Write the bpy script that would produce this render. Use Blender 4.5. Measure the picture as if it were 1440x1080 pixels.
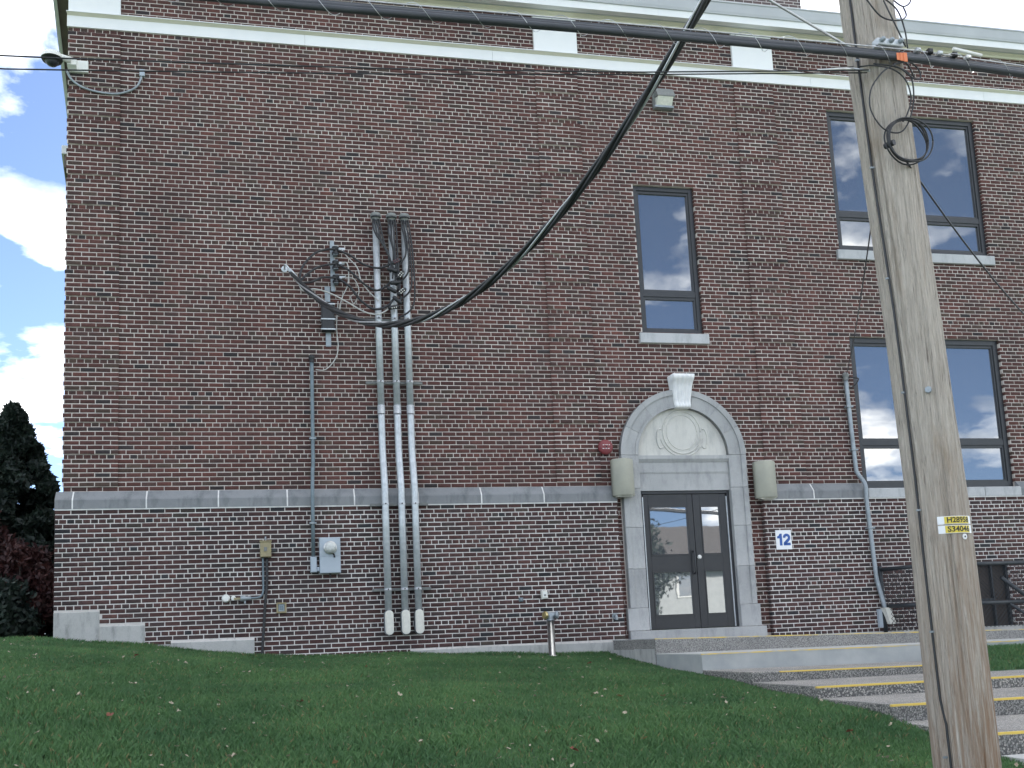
import bpy, math, random
import numpy as np
from mathutils import Vector, Matrix

random.seed(7)
rng = np.random.default_rng(11)
for o in list(bpy.data.objects):
    bpy.data.objects.remove(o)
S = bpy.context.scene
COL = S.collection

# ------------------------------------------------------------------ camera
CAM = Vector((2.7267, -15.4268, 1.6))
YAW, PIT, ROL = .2206, .1391, -.0444
FPX, PXC, PYC = 1442.0, 684.04, 700.68
_cy, _sy, _cp, _sp = math.cos(YAW), math.sin(YAW), math.cos(PIT), math.sin(PIT)
_F = Vector((_sy*_cp, _cy*_cp, _sp)); _R = Vector((_cy, -_sy, 0)); _U = _R.cross(_F)
_c, _s = math.cos(ROL), math.sin(ROL)
_R2 = _c*_R + _s*_U; _U2 = -_s*_R + _c*_U
cd = bpy.data.cameras.new('camera'); cam = bpy.data.objects.new('camera', cd); COL.objects.link(cam)
M = Matrix((_R2, _U2, -_F)).transposed().to_4x4(); M.translation = CAM
cam.matrix_world = M
cd.sensor_fit = 'HORIZONTAL'; cd.sensor_width = 36.0; cd.lens = 36.0*FPX/1440.0
cd.shift_x = (720-PXC)/1440.0; cd.shift_y = (PYC-540)/1440.0
cd.clip_start = .05; cd.clip_end = 2000
S.camera = cam

# ------------------------------------------------------------------ world, sun, exposure
SUN_EL, SUN_AZ = math.radians(34), math.radians(33.4)      # azimuth from +Y towards +X
W = bpy.data.worlds.new('World'); S.world = W; W.use_nodes = True
def build_world():
    nt = W.node_tree; N = nt.nodes; L = nt.links; N.clear()
    out = N.new('ShaderNodeOutputWorld'); bg = N.new('ShaderNodeBackground')
    sky = N.new('ShaderNodeTexSky'); sky.sky_type = 'NISHITA'; sky.sun_disc = False
    sky.sun_elevation = SUN_EL; sky.sun_rotation = SUN_AZ
    sky.altitude = 100; sky.air_density = .52; sky.dust_density = .3; sky.ozone_density = 2.0
    tc = N.new('ShaderNodeTexCoord'); sep = N.new('ShaderNodeSeparateXYZ')
    L.new(tc.outputs['Generated'], sep.inputs[0])
    mx = N.new('ShaderNodeMath'); mx.operation = 'MAXIMUM'; mx.inputs[1].default_value = 0.0
    L.new(sep.outputs['Z'], mx.inputs[0])
    ad = N.new('ShaderNodeMath'); ad.operation = 'ADD'; ad.inputs[1].default_value = .22
    L.new(mx.outputs[0], ad.inputs[0])
    dx = N.new('ShaderNodeMath'); dx.operation = 'DIVIDE'; dy = N.new('ShaderNodeMath'); dy.operation = 'DIVIDE'
    L.new(sep.outputs['X'], dx.inputs[0]); L.new(ad.outputs[0], dx.inputs[1])
    L.new(sep.outputs['Y'], dy.inputs[0]); L.new(ad.outputs[0], dy.inputs[1])
    cb = N.new('ShaderNodeCombineXYZ'); L.new(dx.outputs[0], cb.inputs[0]); L.new(dy.outputs[0], cb.inputs[1])
    cb.inputs[2].default_value = 0.0
    no = N.new('ShaderNodeTexNoise'); no.inputs['Scale'].default_value = 2.6
    no.inputs['Detail'].default_value = 9; no.inputs['Roughness'].default_value = .56
    no.inputs['Distortion'].default_value = .15
    L.new(cb.outputs[0], no.inputs['Vector'])
    rp = N.new('ShaderNodeValToRGB'); e = rp.color_ramp.elements
    e[0].position = .47; e[0].color = (0, 0, 0, 1); e[1].position = .60; e[1].color = (1, 1, 1, 1)
    L.new(no.outputs['Fac'], rp.inputs[0])
    # cloud body: white with grey bellies
    no2 = N.new('ShaderNodeTexNoise'); no2.inputs['Scale'].default_value = 5.0; no2.inputs['Detail'].default_value = 5
    L.new(cb.outputs[0], no2.inputs['Vector'])
    r2 = N.new('ShaderNodeValToRGB'); f = r2.color_ramp.elements
    f[0].position = .36; f[0].color = (5.5, 5.9, 6.4, 1); f[1].position = .60; f[1].color = (17, 17, 16.7, 1)
    L.new(no2.outputs['Fac'], r2.inputs[0])
    mixc = N.new('ShaderNodeMix'); mixc.data_type = 'RGBA'
    L.new(rp.outputs[0], mixc.inputs[0]); L.new(sky.outputs[0], mixc.inputs[6]); L.new(r2.outputs[0], mixc.inputs[7])
    L.new(mixc.outputs[2], bg.inputs[0]); bg.inputs[1].default_value = .09
    L.new(bg.outputs[0], out.inputs[0])
build_world()
sl = bpy.data.lights.new('sun', 'SUN'); so = bpy.data.objects.new('sun', sl); COL.objects.link(so)
sl.energy = 5.0; sl.angle = math.radians(.53); sl.color = (1, .95, .87)
sdir = Vector((math.sin(SUN_AZ)*math.cos(SUN_EL), math.cos(SUN_AZ)*math.cos(SUN_EL), math.sin(SUN_EL)))
so.rotation_euler = sdir.to_track_quat('Z', 'Y').to_euler(); so.location = (20, 30, 40)
vs = S.view_settings
vs.view_transform = 'Standard'; vs.look = 'None'; vs.gamma = 1; vs.exposure = 1.75; vs.use_curve_mapping = False

# ------------------------------------------------------------------ materials
MAT = {}
def nm(name):
    m = bpy.data.materials.new(name); m.use_nodes = True; MAT[name] = m
    return m, m.node_tree.nodes, m.node_tree.links, m.node_tree.nodes['Principled BSDF']
def mixnode(N, L, fac, a, b):
    x = N.new('ShaderNodeMix'); x.data_type = 'RGBA'
    for i, v in ((0, fac), (6, a), (7, b)):
        if hasattr(v, 'default_value') or isinstance(v, bpy.types.NodeSocket): L.new(v, x.inputs[i])
        elif i == 0: x.inputs[0].default_value = v
        else: x.inputs[i].default_value = (*v, 1)
    return x.outputs[2]
def noise(N, L, scale, detail=4, rough=.55, stretch=None, coord='Object', off=None):
    tc = N.new('ShaderNodeTexCoord'); no = N.new('ShaderNodeTexNoise')
    no.inputs['Scale'].default_value = scale; no.inputs['Detail'].default_value = detail; no.inputs['Roughness'].default_value = rough
    if stretch or off:
        mp = N.new('ShaderNodeMapping'); mp.inputs['Scale'].default_value = stretch or (1, 1, 1)
        mp.inputs['Location'].default_value = off or (0, 0, 0)
        L.new(tc.outputs[coord], mp.inputs[0]); L.new(mp.outputs[0], no.inputs['Vector'])
    else: L.new(tc.outputs[coord], no.inputs['Vector'])
    return no.outputs['Fac']
def ramp(N, L, fac, p0, p1, c0=(0, 0, 0), c1=(1, 1, 1)):
    r = N.new('ShaderNodeValToRGB'); e = r.color_ramp.elements
    e[0].position = p0; e[1].position = p1; e[0].color = (*c0, 1); e[1].color = (*c1, 1)
    L.new(fac, r.inputs[0]); return r.outputs[0]
def bump(N, L, B, h, strength, dist=.01):
    b = N.new('ShaderNodeBump'); b.inputs['Strength'].default_value = strength; b.inputs['Distance'].default_value = dist
    L.new(h, b.inputs['Height']); L.new(b.outputs[0], B.inputs['Normal'])
def pm(name, c1, c2=None, scale=4, rough=.7, metal=0, bmp=0, bscale=40, stretch=None, p=(.35, .65), detail=5, spec=.5, rnd=0, coat=0):
    m, N, L, B = nm(name)
    B.inputs['Roughness'].default_value = rough; B.inputs['Metallic'].default_value = metal
    B.inputs['Specular IOR Level'].default_value = spec
    if c2 is None: c2 = tuple(x*.8 for x in c1)
    col = ramp(N, L, noise(N, L, scale, detail, .6, stretch), p[0], p[1], c1, c2)
    if rnd:
        oi = N.new('ShaderNodeObjectInfo'); mr = N.new('ShaderNodeMapRange')
        mr.inputs['To Min'].default_value = 1-rnd; mr.inputs['To Max'].default_value = 1+rnd
        L.new(oi.outputs['Random'], mr.inputs[0])
        hs = N.new('ShaderNodeHueSaturation'); L.new(mr.outputs[0], hs.inputs['Value']); L.new(col, hs.inputs['Color'])
        col = hs.outputs[0]
    L.new(col, B.inputs['Base Color'])
    if bmp: bump(N, L, B, noise(N, L, bscale, 6, .65, stretch), bmp)
    return m

def make_materials():
    # brick: colour stored per brick, fine grain from noise
    m, N, L, B = nm('brick')
    at = N.new('ShaderNodeAttribute'); at.attribute_name = 'bcol'
    n1 = noise(N, L, 35, 5, .65); k = ramp(N, L, n1, .3, .75, (.62, .62, .62), (1.25, 1.22, 1.2))
    mu = N.new('ShaderNodeMix'); mu.data_type = 'RGBA'; mu.blend_type = 'MULTIPLY'; mu.inputs[0].default_value = 1
    L.new(at.outputs['Color'], mu.inputs[6]); L.new(k, mu.inputs[7])
    # faint mortar smear and soot patches over several courses
    tcg = N.new('ShaderNodeNewGeometry'); ng = N.new('ShaderNodeTexNoise'); ng.inputs['Scale'].default_value = .55; ng.inputs['Detail'].default_value = 6
    L.new(tcg.outputs['Position'], ng.inputs['Vector'])
    pt = ramp(N, L, ng.outputs['Fac'], .33, .68, (.82, .82, .84), (1.14, 1.1, 1.08))
    m2 = N.new('ShaderNodeMix'); m2.data_type = 'RGBA'; m2.blend_type = 'MULTIPLY'; m2.inputs[0].default_value = 1
    L.new(mu.outputs[2], m2.inputs[6]); L.new(pt, m2.inputs[7])
    ns = N.new('ShaderNodeTexNoise'); ns.inputs['Scale'].default_value = 16; ns.inputs['Detail'].default_value = 7; ns.inputs['Roughness'].default_value = .7
    L.new(tcg.outputs['Position'], ns.inputs['Vector'])
    mps = N.new('ShaderNodeMapping'); mps.inputs['Scale'].default_value = (2.2, 2.2, .16); L.new(tcg.outputs['Position'], mps.inputs[0])
    nst = N.new('ShaderNodeTexNoise'); nst.inputs['Scale'].default_value = 1; nst.inputs['Detail'].default_value = 6; nst.inputs['Roughness'].default_value = .62; L.new(mps.outputs[0], nst.inputs['Vector'])
    m3 = N.new('ShaderNodeMix'); m3.data_type = 'RGBA'; m3.blend_type = 'MULTIPLY'; m3.inputs[0].default_value = 1
    L.new(m2.outputs[2], m3.inputs[6]); L.new(ramp(N, L, nst.outputs['Fac'], .34, .66, (.80, .80, .82), (1.14, 1.1, 1.08)), m3.inputs[7]); m2 = m3
    sm = ramp(N, L, ns.outputs['Fac'], .62, .80)
    sc = N.new('ShaderNodeMath'); sc.operation = 'MULTIPLY'; sc.inputs[1].default_value = .32; L.new(sm, sc.inputs[0])
    L.new(mixnode(N, L, sc.outputs[0], m2.outputs[2], (.30, .27, .25)), B.inputs['Base Color'])
    B.inputs['Roughness'].default_value = .82; B.inputs['Specular IOR Level'].default_value = .3
    bump(N, L, B, noise(N, L, 60, 6, .7), .35, .004)
    for mname, ma_, mb_ in (('mortar', (.47, .415, .375), (.59, .535, .49)), ('mortar_base', (.56, .525, .495), (.68, .65, .62))):
        m, N, L, B = nm(mname)
        n1 = noise(N, L, 1.1, 6, .6); n2 = noise(N, L, 22, 5, .65)
        c = mixnode(N, L, ramp(N, L, n1, .38, .66), ma_, mb_)
        c = mixnode(N, L, ramp(N, L, n2, .52, .82), c, tuple(x*.6 for x in ma_))
        st_ = noise(N, L, 1, 6, .6, (1.6, 1.6, .2)); c = mixnode(N, L, ramp(N, L, st_, .52, .80), c, tuple(x*.78 for x in ma_))
        L.new(c, B.inputs['Base Color']); B.inputs['Roughness'].default_value = .95
        bump(N, L, B, noise(N, L, 120, 4, .7), .4, .003)
    pm('mortar_white', (.78, .77, .75), (.62, .6, .58), 6, .9)
    # stones
    def stone(name, a, b, dark, s=1.5, rnd=.08, bm=.25):
        m, N, L, B = nm(name)
        g = noise(N, L, s, 7, .62); c = mixnode(N, L, ramp(N, L, g, .3, .7), a, b)
        st = noise(N, L, 5, 7, .70, (1.2, 1.2, .35)); c = mixnode(N, L, ramp(N, L, st, .50, .74), c, dark)
        oi = N.new('ShaderNodeObjectInfo'); mr = N.new('ShaderNodeMapRange'); mr.inputs['To Min'].default_value = 1-rnd; mr.inputs['To Max'].default_value = 1+rnd
        L.new(oi.outputs['Random'], mr.inputs[0]); hs = N.new('ShaderNodeHueSaturation'); L.new(mr.outputs[0], hs.inputs['Value']); L.new(c, hs.inputs['Color'])
        sp = noise(N, L, 130, 3, .7); 
        mm = N.new('ShaderNodeMix'); mm.data_type = 'RGBA'; mm.blend_type = 'MULTIPLY'; mm.inputs[0].default_value = 1
        L.new(hs.outputs[0], mm.inputs[6]); L.new(ramp(N, L, sp, .3, .7, (.85, .85, .85), (1.1, 1.1, 1.1)), mm.inputs[7])
        L.new(mm.outputs[2], B.inputs['Base Color']); B.inputs['Roughness'].default_value = .85
        bump(N, L, B, sp, bm, .004)
    stone('belt_stone', (.185, .195, .205), (.27, .275, .28), (.125, .135, .145))
    stone('surround_stone', (.33, .335, .335), (.43, .43, .425), (.25, .255, .26))
    stone('tympanum_stone', (.52, .51, .47), (.64, .625, .58), (.40, .40, .38), 2.2, .02)
    stone('sill_stone', (.42, .43, .44), (.52, .525, .53), (.33, .34, .35))
    stone('foundation', (.36, .365, .35), (.48, .475, .455), (.20, .21, .20), 2.5, .06, .5)
    pm('white_paint', (.80, .80, .79), (.74, .745, .745), 1.2, .55, bmp=.05)
    pm('keystone_white', (.80, .80, .79), (.70, .70, .70), 9, .6)
    pm('cream_paint', (.72, .68, .56), (.66, .63, .53), 2, .6)
    pm('cornice_grey', (.50, .51, .53), (.44, .45, .47), 1.2, .6)
    pm('soffit_brown', (.16, .125, .10), (.11, .09, .075), 3, .7)
    pm('frame_dark', (.030, .033, .037), (.024, .026, .03), 8, .42)
    pm('door_dark', (.020, .021, .024), (.028, .029, .032), 3, .38, bmp=.03, bscale=90)
    pm('galvanised', (.46, .49, .51), (.58, .61, .63), 14, .45, .35, bmp=.04, bscale=60, detail=3)
    pm('galvanised_dull', (.34, .38, .41), (.26, .29, .31), 10, .55, .5)
    pm('steel', (.62, .62, .60), (.50, .50, .49), 18, .28, 1.0)
    pm('enclosure_grey', (.40, .45, .50), (.36, .41, .46), 2.5, .5, .1, bmp=.03)
    pm('conduit_paint', (.17, .22, .25), (.13, .17, .19), 12, .5, .2)
    pm('beige_cover', (.36, .355, .29), (.30, .30, .25), 2.5, .65, bmp=.08, bscale=30)
    pm('tan_box', (.33, .28, .15), (.26, .22, .13), 12, .55)
    pm('plastic_white', (.78, .78, .74), (.68, .68, .64), 9, .45)
    pm('offwhite_cap', (.70, .68, .61), (.60, .585, .53), 16, .5)
    pm('rubber', (.014, .015, .017), (.022, .023, .026), 9, .5)
    pm('cable_bundle', (.034, .038, .046), (.048, .053, .062), 6, .55)
    pm('strand', (.55, .56, .57), (.42, .43, .44), 30, .4, .7)
    pm('copper_wire', (.55, .54, .51), (.42, .42, .40), 20, .5, .2)
    pm('red_bell', (.22, .040, .045), (.17, .035, .04), 8, .55)
    pm('print_white', (.8, .8, .8), None, 5, .6)
    pm('sign_white', (.80, .81, .82), (.74, .75, .77), 6, .45)
    pm('sign_blue', (.025, .10, .36), (.02, .08, .30), 6, .5)
    pm('tag_yellow', (.72, .56, .06), (.60, .47, .06), 20, .5)
    pm('tag_black', (.03, .028, .02), None, 5, .6)
    pm('orange_tag', (.75, .22, .09), None, 5, .6)
    pm('maroon', (.14, .05, .06), (.2, .08, .09), 9, .6)
    pm('brass', (.68, .55, .26), (.55, .45, .22), 20, .3, .9)
    pm('meter_face', (.62, .63, .60), (.5, .51, .49), 24, .35)
    pm('fence_pipe', (.030, .036, .042), (.05, .055, .06), 12, .5, .4)
    pm('mesh_panel', (.085, .062, .048), (.06, .045, .036), 12, .7)
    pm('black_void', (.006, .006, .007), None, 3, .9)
    pm('lens', (.80, .79, .70), (.66, .66, .58), 18, .18)
    pm('hood_grey', (.20, .21, .20), (.16, .165, .16), 20, .6)
    # steps: exposed aggregate
    def aggregate(name, a, b, c, sc, bm):
        m, N, L, B = nm(name); tc = N.new('ShaderNodeTexCoord')
        v = N.new('ShaderNodeTexVoronoi'); v.inputs['Scale'].default_value = sc; L.new(tc.outputs['Object'], v.inputs['Vector'])
        sv = N.new('ShaderNodeSeparateColor'); L.new(v.outputs['Color'], sv.inputs[0])
        col = mixnode(N, L, ramp(N, L, sv.outputs[0], .1, .9), a, b)
        col = mixnode(N, L, ramp(N, L, sv.outputs[1], .72, .80), col, c)
        col = mixnode(N, L, ramp(N, L, v.outputs['Distance'], .40, .62), col, tuple(x*.55 for x in a))
        g = noise(N, L, 1.3, 5, .6); mm = N.new('ShaderNodeMix'); mm.data_type = 'RGBA'; mm.blend_type = 'MULTIPLY'; mm.inputs[0].default_value = 1
        L.new(col, mm.inputs[6]); L.new(ramp(N, L, g, .3, .7, (.8, .8, .8), (1.15, 1.13, 1.1)), mm.inputs[7])
        L.new(mm.outputs[2], B.inputs['Base Color']); B.inputs['Roughness'].default_value = .9
        bump(N, L, B, v.outputs['Distance'], bm, .006)
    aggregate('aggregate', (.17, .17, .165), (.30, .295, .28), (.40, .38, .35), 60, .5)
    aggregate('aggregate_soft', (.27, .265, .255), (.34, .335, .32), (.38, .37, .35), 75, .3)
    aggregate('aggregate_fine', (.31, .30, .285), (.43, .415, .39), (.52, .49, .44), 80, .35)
    pm('concrete_smooth', (.30, .32, .32), (.40, .41, .40), 2.2, .85, bmp=.2, bscale=50)
    pm('concrete_light', (.50, .50, .48), (.40, .40, .385), 2.2, .85, bmp=.15, bscale=50)
    # worn yellow line
    for name, lo, hi in (('yellow_line', .54, .74), ('yellow_line_worn', .40, .58)):
        m, N, L, B = nm(name); n1 = noise(N, L, 9, 7, .7, (.6, 3, 3))
        L.new(mixnode(N, L, ramp(N, L, n1, lo, hi), (.70, .50, .10), (.42, .40, .34)), B.inputs['Base Color']); B.inputs['Roughness'].default_value = .75
    # glass: dark coated pane that mirrors the sky
    m, N, L, B = nm('glass')
    B.inputs['Base Color'].default_value = (.075, .082, .092, 1); B.inputs['Roughness'].default_value = .02
    out = N['Material Output']; gl = N.new('ShaderNodeBsdfGlossy'); gl.inputs['Roughness'].default_value = .015
    gl.inputs['Color'].default_value = (.86, .87, .88, 1)
    lw = N.new('ShaderNodeFresnel'); lw.inputs['IOR'].default_value = 1.7
    ma = N.new('ShaderNodeMath'); ma.operation = 'MULTIPLY_ADD'; ma.inputs[1].default_value = .9; ma.inputs[2].default_value = .20
    L.new(lw.outputs[0], ma.inputs[0]); mxs = N.new('ShaderNodeMixShader'); L.new(ma.outputs[0], mxs.inputs[0])
    L.new(B.outputs[0], mxs.inputs[1]); L.new(gl.outputs[0], mxs.inputs[2]); L.new(mxs.outputs[0], out.inputs['Surface'])
    bn = N.new('ShaderNodeBump'); bn.inputs['Strength'].default_value = .012; bn.inputs['Distance'].default_value = .05
    L.new(noise(N, L, 2.2, 2, .4), bn.inputs['Height']); L.new(bn.outputs[0], gl.inputs['Normal'])
    # weathered pole wood
    m, N, L, B = nm('pole_wood')
    def wn(sc, det, rg, dist, off=(0, 0, 0)):
        tc_ = N.new('ShaderNodeTexCoord'); mp_ = N.new('ShaderNodeMapping'); mp_.inputs['Scale'].default_value = sc; mp_.inputs['Location'].default_value = off
        no_ = N.new('ShaderNodeTexNoise'); no_.inputs['Scale'].default_value = 1; no_.inputs['Detail'].default_value = det; no_.inputs['Roughness'].default_value = rg; no_.inputs['Distortion'].default_value = dist
        L.new(tc_.outputs['Object'], mp_.inputs[0]); L.new(mp_.outputs[0], no_.inputs['Vector']); return no_.outputs['Fac']
    g1 = wn((62, 62, 3.6), 9, .75, .9); g2 = wn((120, 120, 4.5), 6, .7, .5, (3, 1, 0)); g3 = wn((6, 6, 1.2), 5, .6, .3); g5 = wn((5, 5, 2.6), 6, .65, .6, (7, 3, 1))
    c = mixnode(N, L, ramp(N, L, g1, .32, .68), (.37, .32, .27), (.70, .635, .555))
    c = mixnode(N, L, ramp(N, L, g2, .57, .70), c, (.13, .105, .088))
    c = mixnode(N, L, ramp(N, L, g3, .56, .80), c, (.36, .27, .19))
    c = mixnode(N, L, ramp(N, L, g5, .60, .84), c, (.25, .235, .225))
    tcw = N.new('ShaderNodeTexCoord'); sp = N.new('ShaderNodeSeparateXYZ'); L.new(tcw.outputs['Object'], sp.inputs[0])
    g4 = wn((30, 30, 1.6), 7, .7, .8, (4, 1, 2))
    mr = N.new('ShaderNodeMapRange'); mr.inputs['From Min'].default_value = 3.0; mr.inputs['From Max'].default_value = .7; L.new(sp.outputs['Z'], mr.inputs[0])
    mr2 = N.new('ShaderNodeMapRange'); mr2.inputs['From Min'].default_value = -.22; mr2.inputs['From Max'].default_value = .06; L.new(sp.outputs['X'], mr2.inputs[0])
    mm = N.new('ShaderNodeMath'); mm.operation = 'MULTIPLY'; L.new(mr.outputs[0], mm.inputs[0]); L.new(mr2.outputs[0], mm.inputs[1])
    mm2 = N.new('ShaderNodeMath'); mm2.operation = 'MULTIPLY'; L.new(mm.outputs[0], mm2.inputs[0]); L.new(ramp(N, L, g4, .36, .56), mm2.inputs[1])
    c = mixnode(N, L, mm2.outputs[0], c, (.30, .165, .085))
    L.new(c, B.inputs['Base Color']); B.inputs['Roughness'].default_value = .9
    ad = N.new('ShaderNodeMath'); ad.operation = 'ADD'; L.new(g1, ad.inputs[0]); L.new(g2, ad.inputs[1]); bump(N, L, B, ad.outputs[0], 1.0, .02)
    # plants
    def leaf(name, a, b, tr=.35, sc=2.0):
        m, N, L, B = nm(name); gm = N.new('ShaderNodeNewGeometry')
        c = mixnode(N, L, gm.outputs['Random Per Island'], a, b)
        if name == 'grass_blade': c = mixnode(N, L, ramp(N, L, gm.outputs['Random Per Island'], .955, .965), c, (.26, .22, .11))
        n1 = noise(N, L, sc, 4); mm = N.new('ShaderNodeMix'); mm.data_type = 'RGBA'; mm.blend_type = 'MULTIPLY'; mm.inputs[0].default_value = 1
        L.new(c, mm.inputs[6]); L.new(ramp(N, L, n1, .3, .7, (.66, .74, .72), (1.28, 1.2, 1.08)), mm.inputs[7])
        L.new(mm.outputs[2], B.inputs['Base Color']); B.inputs['Roughness'].default_value = .6
        out = N['Material Output']; t = N.new('ShaderNodeBsdfTranslucent'); L.new(mm.outputs[2], t.inputs[0])
        mx = N.new('ShaderNodeMixShader'); mx.inputs[0].default_value = tr
        L.new(B.outputs[0], mx.inputs[1]); L.new(t.outputs[0], mx.inputs[2]); L.new(mx.outputs[0], out.inputs[0])
    leaf('grass_blade', (.076, .168, .066), (.120, .238, .094), .35, .9)
    leaf('conifer', (.006, .014, .012), (.018, .034, .022), .1)
    leaf('red_leaf', (.035, .012, .014), (.075, .024, .022), .15)
    leaf('shrub_leaf', (.010, .02, .018), (.03, .05, .036), .12)
    leaf('pink_leaf', (.5, .10, .14), (.7, .2, .25), .4)
    leaf('autumn_leaf', (.20, .10, .025), (.10, .10, .03), .4)
    pm('bark', (.07, .055, .045), (.04, .033, .028), 6, .9, bmp=.5, stretch=(3, 3, .6))
    pm('soil_grass', (.045, .100, .045), (.060, .120, .052), 5, .95, bmp=.4, bscale=25)
    pm('asphalt', (.15, .148, .142), (.19, .186, .18), 3, .9, bmp=.2)
    pm('fallen_pale', (.40, .36, .27), (.30, .25, .17), 30, .7)
    pm('fallen_tan', (.33, .20, .09), (.24, .13, .06), 30, .7)
    pm('fallen_red', (.20, .06, .03), (.14, .05, .03), 30, .7)
    m, N, L, B = nm('brick_far'); bt = N.new('ShaderNodeTexBrick'); tcb = N.new('ShaderNodeTexCoord'); sx = N.new('ShaderNodeSeparateXYZ'); cx_ = N.new('ShaderNodeCombineXYZ')
    L.new(tcb.outputs['Object'], sx.inputs[0]); L.new(sx.outputs['X'], cx_.inputs[0]); L.new(sx.outputs['Z'], cx_.inputs[1]); L.new(cx_.outputs[0], bt.inputs['Vector'])
    bt.inputs['Scale'].default_value = 1; bt.inputs['Brick Width'].default_value = .2127; bt.inputs['Row Height'].default_value = .0677; bt.inputs['Mortar Size'].default_value = .006
    bt.inputs['Color1'].default_value = (.085, .05, .048, 1); bt.inputs['Color2'].default_value = (.06, .042, .042, 1); bt.inputs['Mortar'].default_value = (.55, .52, .49, 1); L.new(bt.outputs['Color'], B.inputs['Base Color'])
    pm('siding', (.42, .44, .45), (.36, .38, .39), 3, .7)
    pm('shingle', (.11, .10, .095), (.07, .065, .062), 9, .9)
make_materials()

# ------------------------------------------------------------------ mesh helpers
WLOC = {}
class MB:
    def __init__(s): s.v = []; s.f = []
    def quad(s, *p):
        n = len(s.v); s.v += [tuple(q) for q in p]; s.f.append(tuple(range(n, n+len(p))))
    def box(s, x0, x1, y0, y1, z0, z1):
        n = len(s.v)
        s.v += [(x0,y0,z0),(x1,y0,z0),(x1,y1,z0),(x0,y1,z0),(x0,y0,z1),(x1,y0,z1),(x1,y1,z1),(x0,y1,z1)]
        s.f += [tuple(n+i for i in q) for q in ((0,3,2,1),(4,5,6,7),(0,1,5,4),(1,2,6,5),(2,3,7,6),(3,0,4,7))]
        return s
    def cbox(s, x0, x1, y0, y1, z0, z1, b=.004):
        # box with chamfered front (y0) edges
        n = len(s.v)
        s.v += [(x0+b,y0,z0+b),(x1-b,y0,z0+b),(x1-b,y0,z1-b),(x0+b,y0,z1-b),
                (x0,y0+b,z0),(x1,y0+b,z0),(x1,y0+b,z1),(x0,y0+b,z1),
                (x0,y1,z0),(x1,y1,z0),(x1,y1,z1),(x0,y1,z1)]
        F = [(0,1,2,3)]
        for i in range(4):
            j = (i+1) % 4
            F += [(i, 4+i, 4+j, j), (4+i, 8+i, 8+j, 4+j)]
        F.append((11, 10, 9, 8))
        s.f += [tuple(n+i for i in q) for q in F]; return s
    def prism(s, poly, y0, y1):           # poly in (x,z), front at y0
        n = len(s.v); k = len(poly)
        s.v += [(x, y0, z) for x, z in poly] + [(x, y1, z) for x, z in poly]
        s.f.append(tuple(range(n, n+k))); s.f.append(tuple(range(n+2*k-1, n+k-1, -1)))
        for i in range(k):
            j = (i+1) % k; s.f.append((n+i, n+k+i, n+k+j, n+j))
        return s
    def prismx(s, poly, x0, x1):          # poly in (y,z), extruded along x
        n = len(s.v); k = len(poly)
        s.v += [(x0, y, z) for y, z in poly] + [(x1, y, z) for y, z in poly]
        s.f.append(tuple(range(n, n+k))); s.f.append(tuple(range(n+2*k-1, n+k-1, -1)))
        for i in range(k):
            j = (i+1) % k; s.f.append((n+i, n+k+i, n+k+j, n+j))
        return s
    def tube(s, pts, r, n=10, cap=True):
        pts = [Vector(p) for p in pts]; m = len(pts); rs = r if hasattr(r, '__len__') else [r]*m
        base = len(s.v); ref = None
        for i, p in enumerate(pts):
            t = (pts[min(i+1, m-1)] - pts[max(i-1, 0)]).normalized()
            if ref is None:
                ref = Vector((0, 0, 1)) if abs(t.z) < .9 else Vector((1, 0, 0))
            a = (ref - t*ref.dot(t)).normalized(); b = t.cross(a); ref = a
            for k in range(n):
                th = 2*math.pi*k/n; q = p + (a*math.cos(th)+b*math.sin(th))*rs[i]; s.v.append(tuple(q))
        for i in range(m-1):
            for k in range(n):
                k2 = (k+1) % n
                s.f.append((base+i*n+k, base+i*n+k2, base+(i+1)*n+k2, base+(i+1)*n+k))
        if cap:
            s.f.append(tuple(base+k for k in reversed(range(n)))); s.f.append(tuple(base+(m-1)*n+k for k in range(n)))
        return s
    def lathe(s, prof, c, axis='z', n=24):  # prof: list of (r, h) along the axis from point c
        base = len(s.v); m = len(prof)
        for r, h in prof:
            for k in range(n):
                th = 2*math.pi*k/n; a, b = r*math.cos(th), r*math.sin(th)
                s.v.append({'z': (c[0]+a, c[1]+b, c[2]+h), 'y': (c[0]+a, c[1]+h, c[2]+b), 'x': (c[0]+h, c[1]+a, c[2]+b)}[axis])
        for i in range(m-1):
            for k in range(n):
                k2 = (k+1) % n; s.f.append((base+i*n+k, base+i*n+k2, base+(i+1)*n+k2, base+(i+1)*n+k))
        s.f.append(tuple(base+k for k in range(n))); s.f.append(tuple(base+(m-1)*n+k for k in range(n)))
        return s
    def build(s, name, mat, parent=None, smooth=False, **kw):
        v = np.array(s.v, dtype=float); o = np.array([(v[:,0].min()+v[:,0].max())/2, (v[:,1].min()+v[:,1].max())/2, v[:,2].min()])
        me = bpy.data.meshes.new(name); me.from_pydata([tuple(q) for q in (v-o)], [], s.f); me.materials.append(MAT[mat])
        if smooth:
            me.polygons.foreach_set('use_smooth', [len(p.vertices) == 4 for p in me.polygons])
        me.update(); return place(name, me, Vector(o), parent, **kw)
def place(name, me, loc, parent=None, label=None, cat=None, group=None, kind=None):
    ob = bpy.data.objects.new(name, me); COL.objects.link(ob)
    if parent: ob.parent = parent; ob.location = loc - WLOC[parent]
    else: ob.location = loc
    WLOC[ob] = Vector(loc); tag(ob, label, cat, group, kind); return ob
def tag(o, label=None, cat=None, group=None, kind=None):
    for k, x in (('label', label), ('category', cat), ('group', group), ('kind', kind)):
        if x: o[k] = x
def thing(name, loc, label, cat, group=None):
    return place(name, None, Vector(loc), None, label, cat, group)
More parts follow.
